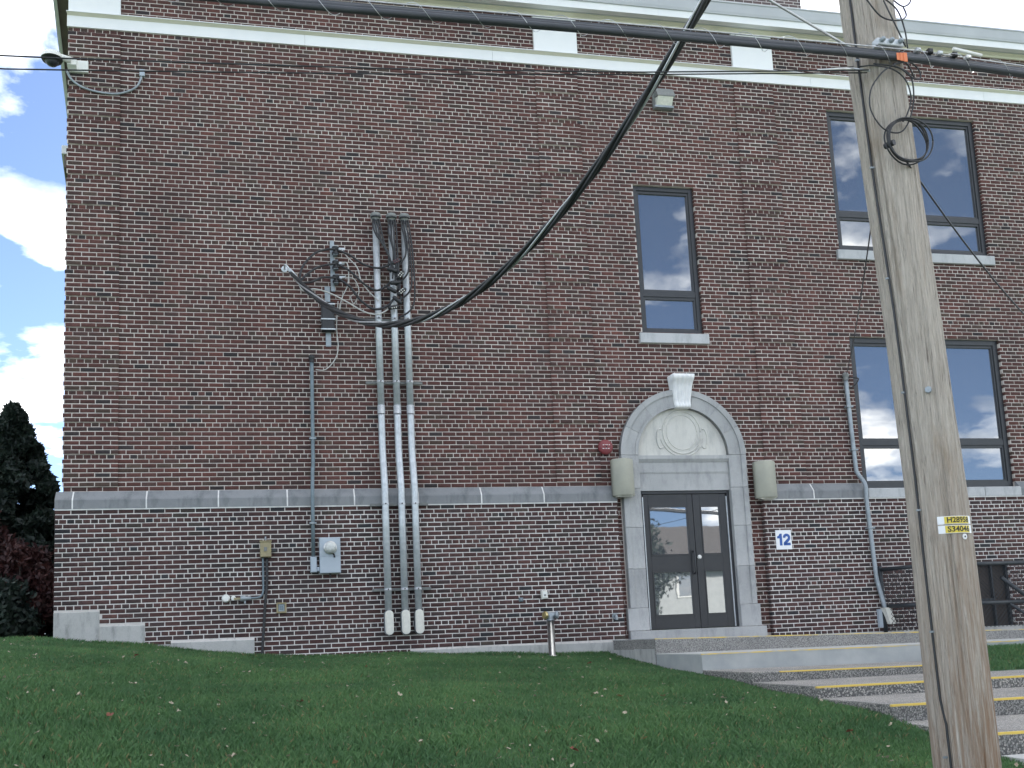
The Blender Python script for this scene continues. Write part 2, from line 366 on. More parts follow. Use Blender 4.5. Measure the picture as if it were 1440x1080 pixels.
def fixn(ob):     # make normals consistent
    import bmesh
    bm = bmesh.new(); bm.from_mesh(ob.data); bmesh.ops.recalc_face_normals(bm, faces=bm.faces); bm.to_mesh(ob.data); bm.free()
def smoothpath(pts, n=8):
    P = [Vector(p) for p in pts]; out = []
    for i in range(len(P)-1):
        p0, p1, p2, p3 = P[max(i-1,0)], P[i], P[i+1], P[min(i+2,len(P)-1)]
        for k in range(n):
            t = k/n; out.append(.5*((2*p1)+(-p0+p2)*t+(2*p0-5*p1+4*p2-p3)*t*t+(-p0+3*p1-3*p2+p3)*t**3))
    out.append(P[-1]); return out
def arc(a, b, sag, n=24):
    a, b = Vector(a), Vector(b); return [a.lerp(b, i/n) - Vector((0, 0, 4*sag*(i/n)*(1-i/n))) for i in range(n+1)]
def text_verts(txt, size, bold=.0):
    cu = bpy.data.curves.new('t', 'FONT'); cu.body = txt; cu.size = size; cu.align_x = 'CENTER'; cu.align_y = 'CENTER'; cu.offset = bold; cu.resolution_u = 3
    ob = bpy.data.objects.new('t', cu); COL.objects.link(ob); bpy.context.view_layer.update()
    dg = bpy.context.evaluated_depsgraph_get(); me = bpy.data.meshes.new_from_object(ob.evaluated_get(dg))
    v = [tuple(x.co) for x in me.vertices]; f = [tuple(p.vertices) for p in me.polygons]
    bpy.data.objects.remove(ob); bpy.data.meshes.remove(me); return v, f

# ------------------------------------------------------------------ terrain heights
WX = [-30, -3, -.08, 1.13, 2.65, 3.9, 4.7, 6.2, 8.05, 11, 30]
WZ = [2.26, 1.96, 1.85, 1.715, 1.50, 1.46, 1.44, 1.365, 1.285, 1.23, 1.07]
DY = [-40, -14.2, -12, -10, -8.3, -7.3, -6.06, -4.7, -3.36, -1.85, -.1, 0, 40]
DZ = [9, 1.55, 1.15, .84, .62, .49, .38, .285, .17, .075, 0, 0, 0]
def lawn_z(x, y):
    x = np.asarray(x, float); y = np.asarray(y, float)
    w = np.interp(x, WX, WZ); d = np.interp(y, DY, DZ)
    z = w - d*np.clip(.86+w*.1, .9, 1.2) - .035*np.clip((x-7.2)/.8, 0, 1)*np.clip(-y-.5, 0, 1) + np.where((y > 0), .022*np.clip(y, 0, 30), 0)
    z = z + .012*np.sin(x*1.7+y*.9)*np.clip(-y-.3, 0, 1)+.010*np.sin(x*.6-y*2.1+1)*np.clip(-y-.3, 0, 1)
    return np.maximum(z, 0)
def grid_ground(name, x0, x1, y0, y1, nx, ny, fn, mat, **kw):
    xs = np.linspace(x0, x1, nx); ys = np.linspace(y0, y1, ny); X, Y = np.meshgrid(xs, ys); Z = fn(X, Y)
    m = MB(); m.v = [tuple(q) for q in np.stack([X.ravel(), Y.ravel(), Z.ravel()], 1)]
    m.f = [(j*nx+i, j*nx+i+1, (j+1)*nx+i+1, (j+1)*nx+i) for j in range(ny-1) for i in range(nx-1)]
    return m.build(name, mat, None, True, kind='structure', **kw)
STEPX = 8.077
def setting():
    m = MB(); R = 900
    m.quad((-R, -R, -.16), (R, -R, -.16), (R, R, -.16), (-R, R, -.16)); m.build('ground', 'soil_grass', kind='structure')
    grid_ground('lawn', -30, STEPX-.004, -14.2, 30, 110, 150, lawn_z, 'soil_grass')
    grid_ground('lawn', STEPX+.03, 24, -14.2, -8.62, 40, 20, lambda x, y: np.maximum(lawn_z(x*0+8, y)-.06, 0), 'soil_grass')
    m = MB().box(-40, 40, -17.2, -14.2, -.12, 0.0); m.build('sidewalk', 'concrete_light', kind='structure')
    m = MB().box(-120, 120, -26, -17.2, -.3, -.13); m.build('road', 'asphalt', kind='structure')
    m = MB().box(-120, 120, -60, -26, -.3, -.02); m.build('far_verge', 'soil_grass', kind='structure')
setting()

# ------------------------------------------------------------------ building
BW, CH = .2127, .0677
ZB = 3.9858                       # top of the stone belt course
XR, YB = 24.0, 16.0               # right end and depth of the building
ZBAND = ZB + 106*CH
DX0, DX1, DCX, DCZ = 8.69, 10.26, 9.49, 4.475
RIN, ROUT = .785, 1.085
BASEY = -.10
SLX = -.115                       # the left side wall runs back at this slant
bld = thing('brick_building', (12, 0, 1.4), 'long dark red brick building with white trim bands and an arched stone doorway', 'building')

def grid_wall(m, x0, x1, z0, z1, y, depth, holes):
    xs = sorted({x0, x1, *[h[0] for h in holes], *[h[1] for h in holes]}); zs = sorted({z0, z1, *[h[2] for h in holes], *[h[3] for h in holes]})
    xs = [x for x in xs if x0 <= x <= x1]; zs = [z for z in zs if z0 <= z <= z1]
    def solid(i, j):
        if i < 0 or j < 0 or i >= len(xs)-1 or j >= len(zs)-1: return False
        cx, cz = (xs[i]+xs[i+1])/2, (zs[j]+zs[j+1])/2
        return not any(h[0] < cx < h[1] and h[2] < cz < h[3] for h in holes)
    for i in range(len(xs)-1):
        for j in range(len(zs)-1):
            if not solid(i, j): continue
            a, b, c, d = xs[i], xs[i+1], zs[j], zs[j+1]; Y = y+depth
            m.quad((a, y, c), (b, y, c), (b, y, d), (a, y, d))
            if not solid(i-1, j): m.quad((a, Y, c), (a, y, c), (a, y, d), (a, Y, d))
            if not solid(i+1, j): m.quad((b, y, c), (b, Y, c), (b, Y, d), (b, y, d))
            if not solid(i, j-1): m.quad((a, Y, c), (b, Y, c), (b, y, c), (a, y, c))
            if not solid(i, j+1): m.quad((a, y, d), (b, y, d), (b, Y, d), (a, Y, d))
HC = (8.955, 10.045, 6.53, ZB+76*CH)
HU = (12.72, 15.745, 8.12, ZB+100*CH)
HL = (12.75, 15.73, 3.90, ZB+38*CH)
HD = (DX0-.02, DX1+.02, 1.3, 3.92)
HV = (13.75, 15.33, 1.30, 2.585)      # areaway opening in the base
g = .004
fat = lambda h: (h[0]-g, h[1]+g, h[2]-g, h[3]+g)
m = MB()
grid_wall(m, .0, XR, ZB-.2, 12.3, .003, .30, [fat(HC), fat(HU), fat(HL), fat(HD)])
m2 = MB(); grid_wall(m2, 8.0, 11.1, 1.2, ZB-.2, .003, .30, [fat(HD)])
m.f += [tuple(i+len(m.v) for i in f) for f in m2.f]; m.v += m2.v
for a, b in ((0, 3.5*BW), (34.5*BW, 38*BW), (51.5*BW, 55*BW)):      # bedding of the quoined pilasters
    for i in range(1, 106, 7):
        m.box(a-(.012 if a == 0 else 0)+.002, b-.004, -.0160, .003, ZB+i*CH+(.004 if i > 1 else 0), ZB+(i+6)*CH-.004)
wall = m.build('wall', 'mortar', bld)
m = MB(); grid_wall(m, -.085, 8.285, 1.0, 3.80, BASEY+.003, .12, [])
m2 = MB(); grid_wall(m2, 10.825, XR, 1.0, 3.80, BASEY+.003, .12, [fat(HV)])
m.f += [tuple(i+len(m.v) for i in f) for f in m2.f]; m.v += m2.v
base_wall = m.build('base_wall', 'mortar_base', bld)
# side wall, rear and roof of the block
m = MB(); zt = 12.3
m.quad((.02, .3, 1), (.02+SLX*YB, YB, 1), (.02+SLX*YB, YB, zt), (.02, .3, zt))
m.quad((.02, .06, 1), (.02, .3, 1), (.02, .3, zt), (.02, .06, zt))
m.quad((.02+SLX*YB, YB, 1), (XR, YB, 1), (XR, YB, zt), (.02+SLX*YB, YB, zt)); m.quad((XR, YB, 1), (XR, .3, 1), (XR, .3, zt), (XR, YB, zt))
m.build('side_wall', 'brick_far', bld)
m = MB(); m.quad((.0, .1, 12.29), (XR, .1, 12.29), (XR, YB, 12.29), (SLX*YB, YB, 12.29)); m.build('roof', 'shingle', bld)

BR = []            # bricks: x0,x1,z0,z1,yfront,header,zone
def subtract(iv, a, b):
    out = []
    for p, q in iv:
        if b <= p or a >= q: out.append((p, q)); continue
        if a > p: out.append((p, a))
        if b < q: out.append((b, q))
    return out
def lay(xa, xb, zb, i, header, yf, par, holes=(), zone=0, ph=0.0, arch=False):
    z0 = zb+i*CH; zc = z0+CH/2; iv = [(xa, xb)]
    for h in holes:
        if h[2] < zc < h[3]: iv = subtract(iv, h[0], h[1])
    if arch and zc < DCZ+ROUT:
        w = ROUT-.02 if zc < DCZ else math.sqrt(max(0, (ROUT-.02)**2-(zc-DCZ)**2))
        if w > .02: iv = subtract(iv, DCX-w, DCX+w)
    pit = BW/2 if header else BW
    st = ph + (0 if header else (BW/2 if par else 0)) + (BW/4 if header else 0)
    j = .0116 if zone == 0 else .0128
    for a, b in iv:
        k = math.floor((a-st)/pit)
        while st+k*pit < b:
            p, q = max(a, st+k*pit), min(b, st+(k+1)*pit); k += 1
            if q-p < .03: continue
            BR.append((p+j/2 if p > a+1e-6 else p, q-j/2 if q < b-1e-6 else q, z0+j/2, z0+CH-j/2, yf, header, zone))
PIL = [(0, 3.5*BW), (34.5*BW, 38*BW), (51.5*BW, 55*BW)]
holesF = [HC, HU, HL, HD]
par = 0
for i in range(0, 106):
    hd = i % 7 == 0 and i > 0; par ^= 0 if hd else 1
    PROJ = -.018
    segs = [(0, XR, 0)]
    if hd or i == 0:
        lay(0, XR, ZB, i, hd, 0, par, holesF, arch=True)
    else:
        x = 0.0
        for a, b in PIL:
            if a > x: lay(x, a, ZB, i, hd, 0, par, holesF, arch=True)
            lay(a-(.018 if a == 0 else 0), b, ZB, i, hd, PROJ, par, holesF, arch=True); x = b
        lay(x, XR, ZB, i, hd, 0, par, holesF, arch=True)
for i in range(-36, 0):      # door bay below the belt, plane of the upper wall
    hd = (-i) % 7 == 0; lay(8.285, 10.825, ZB, i, hd, 0, i & 1, [(DCX-ROUT-.02, DCX+ROUT+.02, 0, 9)])
ZBB = 3.712
def found_top(x):            # top of exposed concrete along the base
    if x < .52: return 2.268
    if x < 1.13: return 2.055
    if x < 1.48: return 1.777
    if x < 2.64: return 1.787
    if x < 4.9: return 1.0
    if x < 8.3: return 1.52
    return 1.0
for (xa, xb) in ((-.09, 8.29), (10.82, XR)):
    for r in range(0, 38):
        i = -(r+1); hd = r % 6 == 2; zc = ZBB+i*CH+CH/2
        hs = [HV]
        if xa < 0:
            for a, b in ((-.2, .52), (.52, 1.13), (1.13, 1.48), (1.48, 2.64), (4.9, 8.3)):
                hs.append((a, b, 0, found_top((a+b)/2)))
        lay(xa, xb, ZBB, i, hd, BASEY, r & 1, hs, 1, ph=-.09)
for r in range(0, 10):       # frieze between band and cornice
    hd = r == 2; x = PIL[0][1]
    for a, b in PIL[1:]+[(XR, XR)]:
        lay(x, a, 11.40, r, hd, 0, r & 1); x = b

CAMv = np.array(CAM)
def brick_colour(zone=0):
    u = random.random()
    if u < .58: c = np.array((.118, .063, .058))
    elif u < .80: c = np.array((.092, .062, .059))
    elif u < .90: c = np.array((.140, .068, .060))
    elif u < .968: c = np.array((.098, .076, .064))
    else: c = np.array((.052, .050, .054))
    if zone: c = c*np.array((.89, .97, 1.0))
    else: c = c*np.array((1.10, .98, .94))
    return c*random.uniform(.80, 1.18)*.72
cols = [brick_colour(b[6]) for b in BR]
def brick_mesh_arrays(lst, cl):
    n = len(lst); A = np.array([b[:5] for b in lst]); x0, x1, z0, z1, y = A.T
    jt = lambda s: rng.normal(0, s, n)
    y = y + np.clip(jt(.0010), -.0016, .0016); z0 = z0+jt(.0007); z1 = z1+jt(.0007); tl = jt(.0009)
    b = .0022; D = .10
    V = np.zeros((n, 12, 3))
    for k, (xx, zz, yy) in enumerate(((x0+b, z0+b, y), (x1-b, z0+b+tl, y), (x1-b, z1-b+tl, y), (x0+b, z1-b, y),
                                     (x0, z0, y+b), (x1, z0+tl, y+b), (x1, z1+tl, y+b), (x0, z1, y+b),
                                     (x0, z0, y+D), (x1, z0+tl, y+D), (x1, z1+tl, y+D), (x0, z1, y+D))):
        V[:, k, 0] = xx; V[:, k, 1] = yy; V[:, k, 2] = zz
    F = [(0, 1, 2, 3)]
    for i in range(4):
        j = (i+1) % 4; F += [(i, 4+i, 4+j, j), (4+i, 8+i, 8+j, 4+j)]
    return V, F
# the 300 bricks that show largest become objects of their own
def show(b):
    c = np.array(((b[0]+b[1])/2, b[4], (b[2]+b[3])/2)); d = c-CAMv
    return (b[1]-b[0])*(b[3]-b[2])*abs(d[1])/np.linalg.norm(d)**3
full = [k for k, b in enumerate(BR) if not b[5] and b[1]-b[0] > .195 and b[0] > -.05]
vis = lambda b: (b[2] > lawn_z((b[0]+b[1])/2, -.15)+.02)
full = [k for k in full if vis(BR[k])]
full.sort(key=lambda k: -show(BR[k])); single = set(full[:300])
rest = [k for k in range(len(BR)) if k not in single]
V, F = brick_mesh_arrays([BR[k] for k in rest], None)
n = len(rest); nf = len(F)
me = bpy.data.meshes.new('brickwork'); o0 = np.array((12, 0, 1.4))
faces = (np.array(F)[None] + (np.arange(n)*12)[:, None, None]).reshape(-1, 4)
me.vertices.add(n*12); me.vertices.foreach_set('co', (V.reshape(-1, 3)-o0).ravel())
me.loops.add(faces.size); me.loops.foreach_set('vertex_index', faces.ravel())
me.polygons.add(len(faces)); me.polygons.foreach_set('loop_start', np.arange(len(faces))*4); me.update(calc_edges=True)
at = me.attributes.new('bcol', 'FLOAT_COLOR', 'FACE')
ca = np.repeat(np.concatenate([np.array([cols[k] for k in rest]), np.ones((n, 1))], 1), nf, 0)
at.data.foreach_set('color', ca.ravel()); me.materials.append(MAT['brick']); me.validate()
place('brickwork', me, Vector(o0), wall, kind='stuff')
proto = {}
for k in sorted(single):
    b = BR[k]; ci = random.randrange(14)
    key = (round(b[1]-b[0], 3), round(b[3]-b[2], 4), ci, b[6])
    if key not in proto:
        w, hh = (b[1]-b[0])/2, b[3]-b[2]
        mm = MB().cbox(-w, w, 0, .10, 0, hh, .0025)
        me = bpy.data.meshes.new('brick'); me.from_pydata(mm.v, [], mm.f); at = me.attributes.new('bcol', 'FLOAT_COLOR', 'FACE')
        c = brick_colour(b[6]); at.data.foreach_set('color', [*c, 1]*len(mm.f)); me.materials.append(MAT['brick']); me.update(); proto[key] = me
    par_ = wall if b[6] == 0 else base_wall
    o = place('brick', proto[key], Vector(((b[0]+b[1])/2, b[4]+max(-.0015, min(.0015, random.gauss(0, .001))), b[2]+random.gauss(0, .0006))), par_)
    o.rotation_euler = (0, random.gauss(0, .003), 0)

# belt course of stone blocks with white joints
def belt():
    prof = [(0.02, ZB-.002), (-.012, ZB-.002), (-.105, 3.872), (-.118, 3.85), (-.118, 3.722), (-.02, 3.722), (.02, 3.722)]
    runs = [(-.092, 8.29, [.144, 1.146, 2.15, 3.14, 4.13, 5.10, 6.085, 7.085]), (10.825, 12.755, [11.74]), (15.73, XR, [16.8, 17.85, 18.9, 20, 21, 22, 23])]
    jb = MB()
    for a, b, js in runs:
        e = [a]+js+[b]
        for p, q in zip(e[:-1], e[1:]):
            w = .010
            MB().prismx(prof, p+(w if p != a else 0), q-(w if q != b else 0)).build('belt_stone', 'belt_stone', bld)
        for x in js: jb.prismx([(y+.0015 if y < 0 else y, z-.001) for y, z in prof], x-w, x+w)
        jb.box(a+.002, b-.002, -.1115, .0, 3.703, 3.7235)
    pr2 = [(.10, 3.899), (-.10, 3.885), (-.125, 3.87), (-.125, 3.722), (.02, 3.722)]
    for p, q in ((12.757, 13.85), (13.862, 15.0), (15.012, 15.728)):
        MB().prismx(pr2, p, q).build('belt_stone', 'sill_stone', bld)
    jb.box(12.757, 15.728, -.113, .0, 3.703, 3.7235)
    jb.build('belt_joints', 'mortar_white', bld)
    # mitred left corner return
    MB().prism([(-.092, 3.722), (-.092, 3.85), (-.0, ZB-.004), (.02, ZB-.004), (.02, 3.722)], -.02, .25).build('belt_stone', 'belt_stone', bld)
belt()
def foundation():
    y = BASEY-.004
    for a, b, z1 in ((-.088, .52, 2.268), (.523, 1.13, 2.055), (1.133, 1.478, 1.772), (1.482, 2.64, 1.787)):
        MB().cbox(a, b, y-(.02 if a > 1.4 else 0), .1, .9, z1-.004, .006).build('foundation_block', 'foundation', bld)
    m = MB(); m.prism([(4.9, 1.0), (8.285, 1.0), (8.285, 1.508), (6.2, 1.527), (4.9, 1.518)], y-.012, .1); m.build('foundation_block', 'foundation', bld)
    MB().box(10.83, XR, y-.01, .1, .9, 1.49).build('foundation_block', 'foundation', bld)
foundation()

# white band, pilaster caps and cornice
def trim():
    e = [-.03, 3.54, 6.62, 12.45, 16.0, 20.0, XR]
    for a, b in zip(e[:-1], e[1:]):
        MB().prismx([(.02, ZBAND), (-.024, ZBAND), (-.024, 11.340), (.02, 11.340)], a+.002, b-.002).build('band_panel', 'white_paint', bld)
        MB().prismx([(.02, 11.3405), (-.0245, 11.3405), (-.075, 11.372), (.02, 11.372)], a+.001, b-.001).build('band_moulding', 'cream_paint', bld)
        MB().prismx([(.02, 11.3725), (-.085, 11.3725), (-.085, 11.384), (.02, 11.43)], a-.004, b-.0005).build('band_cap', 'white_paint', bld)
    MB().box(-.032, -.026, -.022, .3, ZBAND, 11.34).build('band_end', 'cream_paint', bld)
    for a, b in ((-.012, PIL[0][1]), (7.345, 8.105), (10.962, 11.735), (19.0, 19.77)):
        MB().cbox(a, b, -.035, .02, 11.40, 12.052, .004).build('pilaster_cap', 'white_paint', bld)
    ex = XR
    MB().prismx([(.02, 12.05), (-.03, 12.05), (-.045, 12.075), (-.10, 12.098), (-.10, 12.112), (.02, 12.112)], -.28, ex).build('bed_moulding', 'cream_paint', bld)
    MB().prismx([(.02, 12.1125), (-.25, 12.1125), (-.25, 12.13), (.02, 12.13)], -.29, ex).build('soffit', 'cornice_grey', bld)
    je = [-.30, 9.52, 17.6, ex]
    for a, b in zip(je[:-1], je[1:]):
        MB().prismx([(.02, 12.1305), (-.262, 12.098), (-.262, 12.225), (.02, 12.225)], a+.001, b-.001).build('fascia', 'white_paint', bld)
        MB().prismx([(.02, 12.2255), (-.285, 12.2255), (-.30, 12.27), (-.325, 12.41), (-.34, 12.418), (-.34, 12.44), (.02, 12.46)], a+.001, b-.001).build('crown_moulding', 'cornice_grey', bld)
    # cornice along the slanting left side
    m = MB(); X = lambda y, off: off+SLX*y
    y0, y1 = .30, YB
    def strip(mb, o0, o1, z0, z1, ya=y0):
        a = [(X(ya, o0), ya), (X(ya, o1), ya), (X(y1, o1), y1), (X(y1, o0), y1)]
        n = len(mb.v); mb.v += [(p, q, z0) for p, q in a]+[(p, q, z1) for p, q in a]
        mb.f += [tuple(n+i for i in q) for q in ((0,3,2,1),(4,5,6,7),(0,1,5,4),(1,2,6,5),(2,3,7,6),(3,0,4,7))]; return mb
    strip(MB(), -.24, .0, 12.09, 12.11).build('side_soffit', 'soffit_brown', bld)
    strip(MB(), -.275, -.24, 12.06, 12.23).build('side_fascia', 'white_paint', bld)
    strip(MB(), -.32, .0, 12.2305, 12.44).build('side_crown', 'cornice_grey', bld)
    strip(MB(), -.25, .0, 10.28, 10.43, 2.4).build('side_ledge', 'white_paint', bld)
    strip(MB(), -.21, .0, 10.05, 10.2795, 2.45).build('side_ledge', 'soffit_brown', bld)
    # brick stair head rising behind the cornice
    MB().box(8.2, 14.3, 3, 8, 12.2, 15.6).build('stair_head', 'brick_far', bld)
    MB().box(8.1, 14.4, 2.9, 8.1, 15.601, 15.8).build('stair_head_coping', 'cornice_grey', bld)
trim()

# windows
def window(x0, x1, z0, z1, zm, sill, mat='frame_dark', y=.055, fw=.075, label=None):
    f = MB(); fy0, fy1 = y, y+.09
    f.cbox(x0, x0+fw, fy0, fy1, z0, z1); f.cbox(x1-fw, x1, fy0, fy1, z0, z1)
    f.cbox(x0+fw, x1-fw, fy0, fy1, z1-fw, z1); f.cbox(x0+fw, x1-fw, fy0, fy1, z0, z0+fw*1.2)
    f.cbox(x0+fw, x1-fw, fy0+.008, fy1, zm-.05, zm+.05)
    o = f.build('window', mat, bld)
    i0, i1 = x0+fw, x1-fw
    # inner sash of the lower light and stepped head of the upper light
    sw = .035
    s = MB()
    for a, b in ((z0+fw*1.2, zm-.05), (zm+.05, z1-fw)):
        s.box(i0, i0+sw, fy0+.022, fy1-.01, a, b); s.box(i1-sw, i1, fy0+.022, fy1-.01, a, b)
        s.box(i0+sw, i1-sw, fy0+.022, fy1-.01, a, a+sw*.8); s.box(i0+sw, i1-sw, fy0+.022, fy1-.01, b-sw*1.3, b)
        MB().box(i0+sw-.005, i1-sw+.005, fy0+.05, fy0+.06, a+sw*.8-.005, b-sw*1.3+.005).build('pane', 'glass', o)
    s.build('sash', mat, o)
    MB().box(x0+.01, x1-.01, fy1+.02, fy1+.05, z0+.01, z1-.01).build('dark_backing', 'black_void', o)  # black sheet added in place of a dark interior behind the panes
    if sill:
        MB().cbox(x0-.065, x1+.065, -.055, .054, z0-.17, z0-.001, .006).build('sill', 'sill_stone', o)
    return o
window(HC[0], HC[1], HC[2], HC[3], 7.24, True)
window(HU[0], HU[1], HU[2], HU[3], 8.82, True, fw=.085)
window(HL[0], HL[1], HL[2], HL[3], 4.70, False, fw=.09)

# door surround
def doorway():
    yF = -.085
    sur = MB().cbox(8.375, 10.70, yF-.03, .05, 1.50, 1.665, .008).build('door_surround', 'surround_stone', bld)   # threshold stone
    zt = [1.668, 2.02, 2.64, 3.30, 3.93, DCZ-.001]
    for sd in (-1, 1):
        for a, b in zip(zt[:-1], zt[1:]):
            xi = DCX+sd*RIN; xo = DCX+sd*(ROUT+(.045 if a < 2 else 0)); pj = yF-(.018 if a < 2 else 0)
            q = MB().cbox(min(xi, xo), max(xi, xo), pj, .30, a+.0015, b-.0015, .005)
            # raised outer fillet moulding
            if a > 2: q.cbox(min(xo, xo-sd*.09), max(xo, xo-sd*.09), yF-.022, yF+.01, a+.0015, b-.0015, .008)
            q.build('jamb_stone', 'surround_stone', sur)
    n = 7
    for k in range(n):
        a0, a1 = math.pi*k/n+.002, math.pi*(k+1)/n-.002; st = 8
        for r0, r1, y0 in ((RIN, ROUT, yF),):
            poly = [(DCX+r1*math.cos(a0+(a1-a0)*i/st), DCZ+r1*math.sin(a0+(a1-a0)*i/st)) for i in range(st+1)] + \
                   [(DCX+r0*math.cos(a1+(a0-a1)*i/st), DCZ+r0*math.sin(a1+(a0-a1)*i/st)) for i in range(st+1)]
            q = MB(); 
            for i in range(st):
                t0, t1 = a0+(a1-a0)*i/st, a0+(a1-a0)*(i+1)/st
                for ra, rb, yy in ((RIN, ROUT, yF), (ROUT-.09, ROUT, yF-.022), (RIN+.0, RIN+.05, yF-.010)):
                    q.prism([(DCX+rb*math.cos(t), DCZ+rb*math.sin(t)) for t in (t0, t1)] + [(DCX+ra*math.cos(t), DCZ+ra*math.sin(t)) for t in (t1, t0)], yy, .05)
            ob = q.build('arch_stone', 'surround_stone', sur); fixn(ob)
    # keystone: scrolled console, wider at the top
    k = MB(); zs = np.linspace(5.245, 5.79, 23)
    cx = 9.515
    rows = []
    for z in zs:
        t = (z-zs[0])/(zs[-1]-zs[0]); w = .125+.062*t
        pj = .125+.10*t**1.5+.035*math.exp(-((t-.06)/.07)**2)+.05*math.exp(-((t-.9)/.12)**2)
        row = []
        for u in np.linspace(-1, 1, 29):
            fl = .010*math.cos(u*math.pi*5)*(1-abs(u)**8); row.append((cx+u*w, -pj-fl*(1 if .1 < t < .93 else .3), z))
        rows.append([(cx-w, .02, z)]+row+[(cx+w, .02, z)])
    nb = len(rows[0])
    for r in rows: k.v += r
    for i in range(len(rows)-1):
        for j in range(nb-1): k.f.append((i*nb+j, i*nb+j+1, (i+1)*nb+j+1, (i+1)*nb+j))
    k.f.append(tuple(range(nb-1, -1, -1))); k.f.append(tuple((len(rows)-1)*nb+j for j in range(nb)))
    k.build('keystone', 'keystone_white', sur, True)
    # tympanum with round moulded shield
    t = MB(); A = [math.pi*i/28 for i in range(29)]
    t.prism([(DCX+(RIN-.003)*math.cos(a), DCZ+(RIN-.003)*math.sin(a)) for a in A], -.012, .004)
    ty = t.build('tympanum', 'tympanum_stone', sur); fixn(ty)
    rg = MB()
    def ring(cx, cz, rx, rz, r, a0=0, a1=2*math.pi, n=48):
        rg.tube([(cx+rx*math.cos(a0+(a1-a0)*i/n), -.014, cz+rz*math.sin(a0+(a1-a0)*i/n)) for i in range(n+1)], r, 8)
    ring(DCX+.02, DCZ+.385, .33, .355, .014); ring(DCX+.02, DCZ+.385, .385, .40, .013, math.pi*1.08, math.pi*1.92+math.pi*.0); ring(DCX+.02, DCZ+.385, .265, .29, .008)
    ring(DCX-.36, DCZ+.28, .06, .16, .014, math.pi*.4, math.pi*1.7, 20); ring(DCX+.40, DCZ+.28, .06, .16, .014, -math.pi*.7, math.pi*.6, 20)
    rg.build('shield_moulding', 'tympanum_stone', sur, True)
    # entablature under the arch
    en = MB(); x0, x1 = DX0+.016, DX1+.013
    en.box(x0, x1, -.03, .30, 3.895, 4.17); en.prismx([(.2, 4.1705), (-.034, 4.1705), (-.045, 4.20), (-.045, 4.235), (.2, 4.235)], x0, x1)
    en.prismx([(.2, 4.2355), (-.04, 4.2355), (-.04, 4.36), (.2, 4.36)], x0, x1); en.prismx([(.2, 4.3605), (-.05, 4.3605), (-.085, 4.41), (-.085, 4.465), (.2, 4.474)], x0, x1)
    en.build('entablature', 'surround_stone', sur)
    # the pair of leaves
    y = .02
    fr = MB(); fx0, fx1 = DX0+.018, DX1+.012
    fr.cbox(fx0, fx0+.045, y-.02, y+.10, 1.666, 3.894); fr.cbox(fx1-.045, fx1, y-.02, y+.10, 1.666, 3.894); fr.cbox(fx0+.045, fx1-.045, y-.02, y+.10, 3.845, 3.894)
    dd = fr.build('double_door', 'frame_dark', bld)
    MB().box(fx0+.046, fx0+.062, y-.012, y+.02, 1.68, 3.80).build('hinge_strip', 'galvanised', dd)
    MB().box(fx1-.062, fx1-.046, y-.012, y+.02, 1.68, 3.80).build('hinge_strip', 'galvanised', dd)
    sp = 9.625; L0, L1 = fx0+.064, fx1-.064
    for a, b, g0, g1 in ((L0, sp-.004, L0+.085, sp-.10), (sp+.004, L1, sp+.125, L1-.115)):
        lf = MB(); zr = [(1.885, 2.595), (2.85, 3.645)]
        za, zb = 1.675, 3.842
        yy0, yy1 = y, y+.045
        lf.cbox(a, g0, yy0, yy1, za, zb); lf.cbox(g1, b, yy0, yy1, za, zb)
        lf.box(g0, g1, yy0+.001, yy1, za+.002, zr[0][0]); lf.box(g0, g1, yy0+.001, yy1, zr[0][1], zr[1][0]); lf.box(g0, g1, yy0+.001, yy1, zr[1][1], zb-.002)
        l = lf.build('leaf', 'door_dark', dd)
        for p, q in zr:
            s = MB(); bw = .018
            s.box(g0+.001, g0+bw, y-.006, y+.03, p+.001, q-.001); s.box(g1-bw, g1-.001, y-.006, y+.03, p+.001, q-.001); s.box(g0+bw, g1-bw, y-.006, y+.03, p+.001, p+bw); s.box(g0+bw, g1-bw, y-.006, y+.03, q-bw, q-.001)
            s.build('glazing_bead', 'door_dark', dd)
            MB().box(g0+bw-.004, g1-bw+.004, y+.012, y+.018, p+bw-.004, q-bw+.004).build('pane', 'glass', dd)
            MB().box(g0, g1, y+.03, y+.044, p, q).build('backing', 'black_void', dd)
    h = MB(); hx = sp-.055
    h.tube(smoothpath([(hx, y, 2.90), (hx, y-.06, 2.89), (hx-.003, y-.075, 2.72), (hx, y-.06, 2.56), (hx, y, 2.55)], 6), .014, 10)
    h.box(hx-.03, hx+.03, y-.008, y, 2.52, 2.93); h.build('handle', 'door_dark', dd)
    MB().lathe([(.034, 0), (.034, -.02), (.02, -.032)], (sp+.05, y, 2.81), 'y', 18).build('lock', 'plastic_white', dd)
doorway()

